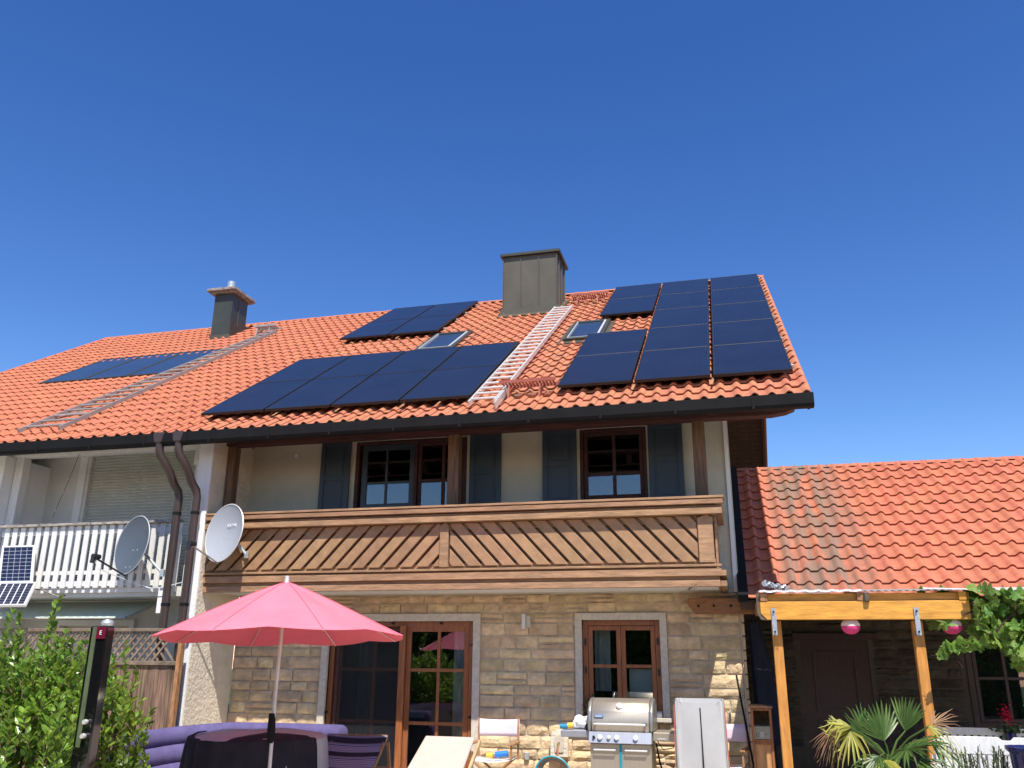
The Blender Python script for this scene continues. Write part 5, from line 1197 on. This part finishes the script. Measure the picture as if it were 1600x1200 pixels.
# ---------------------------------------------------------------- palm
PM = thing('fan_palm', 'fan palm with green, yellow and dried leaves in front of the pergola', 'palm', (1.17, 8.55, 0))
MB().tube([(1.17, 8.6, 0), (1.15, 8.58, .4), (1.17, 8.57, .80)], [.08, .07, .05], 10).build('trunk', barkM, PM, smooth=True)
def fan(c, d, spread, L_, n, m, droop=.1, wd=.024, nup=None, nm='fan_leaf'):
    c = Vector(c); d = Vector(d).normalized(); nu = Vector(nup or (0, -.5, 1)); sx = d.cross(nu).normalized(); nn = sx.cross(d)
    q = MB(); q.recalc = False
    for i in range(n):
        a = (i/(n-1)-.5+random.gauss(0, .012))*spread; dd = (d*math.cos(a)+sx*math.sin(a)).normalized(); s2 = dd.cross(nn).normalized(); l = L_*random.uniform(.82, 1.05)*(1-.18*abs(i/(n-1)-.5)*2)
        pts = []; 
        for t in (0, .25, .55, .8, 1): pts.append(c+dd*l*t+Vector((0, 0, -droop*l*t*t*random.uniform(.5, 1.9)))+nn*.03*l*math.sin(3*t))
        ws = (.006, wd*.8, wd, wd*.6, .002); vs = []
        for p, w_ in zip(pts, ws): vs += [p-s2*w_/2, p+nn*w_*-.28, p+s2*w_/2]
        fs = [(3*j+e, 3*j+e+1, 3*j+e+4, 3*j+e+3) for j in range(4) for e in (0, 1)]
        q.add(vs, fs, random.random()+.01)
    return q.build(nm, m, PM)
random.seed(9)
hub = Vector((1.17, 8.57, .82))
def stalk(c): MB().tube([hub, (hub+Vector(c))/2+Vector((0, 0, .04)), c], [.012, .009, .006], 6).build('leaf_stalk', leafP, PM, smooth=True)
fans = [((1.30, 8.40, .93), (.25, -.25, .10), 4.6, .40, 30, leafP, .12, .030), ((1.14, 8.55, .98), (-.25, .1, 1), 1.9, .38, 16, leafP, .05, .028), ((1.33, 8.6, 1.06), (.25, 0, 1), 1.3, .34, 13, leafP, .05, .026),
        ((.98, 8.5, 1.0), (-.3, 0, .9), 1.6, .36, 12, leafP, .15, .024), ((.86, 8.35, 1.09), (-1, -.2, .45), 1.5, .30, 14, leafY, .45, .024), ((.86, 8.35, 1.06), (-.5, -.3, -.5), 3.2, .26, 15, leafY, .6, .020),
        ((1.05, 8.25, .88), (-.35, -.4, -.15), 3.2, .32, 20, leafP, .7, .024), ((1.10, 8.2, .86), (.1, -.4, -.5), 2.4, .30, 14, leafY, .5, .026), ((1.50, 8.5, 1.10), (1, -.1, -.05), 2.4, .30, 12, leafY, .7, .014),
        ((1.54, 8.55, 1.12), (.8, 0, .45), 2.2, .26, 11, leafD, .1, .011), ((1.50, 8.5, .98), (.9, -.2, -.3), 2.0, .32, 14, leafP, .4, .020), ((.74, 8.4, 1.10), (-.5, 0, -1), 1.4, .34, 16, leafD, .1, .008), ((1.36, 8.3, .84), (.8, -.4, -.15), 3.0, .36, 20, leafP, .3, .026)]
for c_, d_, spd, l_, n_, m_, dr_, wd_ in fans: stalk(c_); fan(c_, d_, spd, l_, n_, m_, dr_, wd_)
# ---------------------------------------------------------------- white planter fence, rosemary, pot, flower
WF = thing('white_planter_bench', 'white wooden bench back with scalloped top behind the rosemary', 'bench', (2.3, 9.6, 0))
MB().prism([(1.72, 9.6, .80), (3.4, 9.6, .80), (3.4, 9.6, .955), (2.43, 9.6, .955), (2.40, 9.6, .925), (2.33, 9.6, .925), (2.29, 9.6, .955), (1.80, 9.6, .955), (1.76, 9.6, .925), (1.72, 9.6, .92)], (0, .03, 0)).build('top_board', whiteW, WF, bev=.004)
for k in range(22): Box(1.73+k*.075, 1.785+k*.075, 9.605, 9.625, .1, .80).build('slat', whiteW, WF, bev=.003)
Box(1.70, 3.4, 9.63, 9.65, .70, .78).build('cross_rail', whiteW, WF)
for x in (1.75, 3.3): Box(x, x+.05, 9.63, 9.68, 0, .9).build('leg', whiteW, WF)
Box(1.72, 3.4, 9.2, 9.6, .40, .43).build('seat_board', whiteW, WF)
GF = thing('low_picket_fence', 'low pale picket fence in deep shade before the annex window', 'fence', (2.8, 12, 0))
Box(2.2, 3.6, 12, 12.03, .80, .88).build('top_rail', whiteW, GF); Box(2.2, 3.6, 12, 12.03, .25, .32).build('bottom_rail', whiteW, GF)
for k in range(18): Box(2.22+k*.078, 2.265+k*.078, 12.03, 12.05, .15, .84).build('picket', whiteW, GF)
RM = thing('rosemary', 'upright dark rosemary bush growing in front of the white bench', 'herb plant', (2.02, 9.25, 0))
q = MB(); q.recalc = False; q2 = MB(); random.seed(4)
for k in range(26):
    x = random.uniform(1.82, 2.28); y = 9.25+random.uniform(-.1, .1); top = random.uniform(.80, .95)-.25*abs(x-2.1); ln = random.gauss(0, .05)
    q2.tube([(x-ln, y, .35), (x, y, top)], .004, 4)
    for z in range(int((top-.35)/.011)):
        zz = .35+z*.011; a = random.uniform(0, 6.28); p = Vector((x-ln*(1-(zz-.35)/(top-.35)), y, zz)); d = Vector((math.cos(a), math.sin(a), .9)).normalized()*.042; s_ = Vector((-math.sin(a), math.cos(a), 0))*.006
        q.add([p-s_, p+s_, p+d+s_*.4, p+d-s_*.4], [(0, 1, 2, 3)], random.random()+.01)
q.build('needles', leafR, RM, kind='stuff'); q2.build('stems', barkM, RM, kind='stuff')
MB().lathe([(.0, .0), (.14, 0), (.19, .36), (.17, .36), (.16, .33), (0, .33)], (2.03, 9.25, 0), 20).build('pot', tileM, RM, smooth=True)
BP = thing('blue_pot', 'dark blue glazed pot at the right picture edge', 'plant pot', (2.42, 9.15, 0))
MB().lathe([(0, 0), (.13, 0), (.19, .86), (.22, .89), (.22, .915), (.19, .915), (.175, .88), (0, .86)], (2.45, 9.15, 0), 24).build('pot_body', bluePot, BP, smooth=True)
MB().lathe([(0, .885), (.175, .88)], (2.45, 9.15, 0), 20).build('soil', soilM, BP)
GE = thing('red_geranium', 'dark red geranium blossom on the shaded picket fence', 'flower', (3.0, 12, .9))
q = MB(); q.recalc = False; leaves(q, [(2.98+random.gauss(0, .035), 11.95+random.gauss(0, .03), 1.03+random.gauss(0, .055)) for _ in range(160)], .028, 1.1); q.build('petals', flowerM, GE, kind='stuff')
q = MB(); q.recalc = False; leaves(q, [(2.99+random.gauss(0, .07), 11.95+random.gauss(0, .05), .88+random.gauss(0, .03)) for _ in range(110)], .05, 1.1); q.build('foliage', leafR, GE, kind='stuff')
MB().lathe([(.05, .70), (.07, .84)], (2.99, 11.95, 0), 12).build('pot', bluePot, GE)
# twig on balcony corner
tg = MB(); random.seed(2)
for k in range(9): tg.tube([(-.60, 11.23, 2.47), (-.60+random.uniform(-.12, .12), 11.2, 2.47+random.uniform(-.05, .07))], .003, 4)
solo(tg, 'dry_twig', barkM, 'small tangle of dry twigs under the right balcony corner', 'twigs')
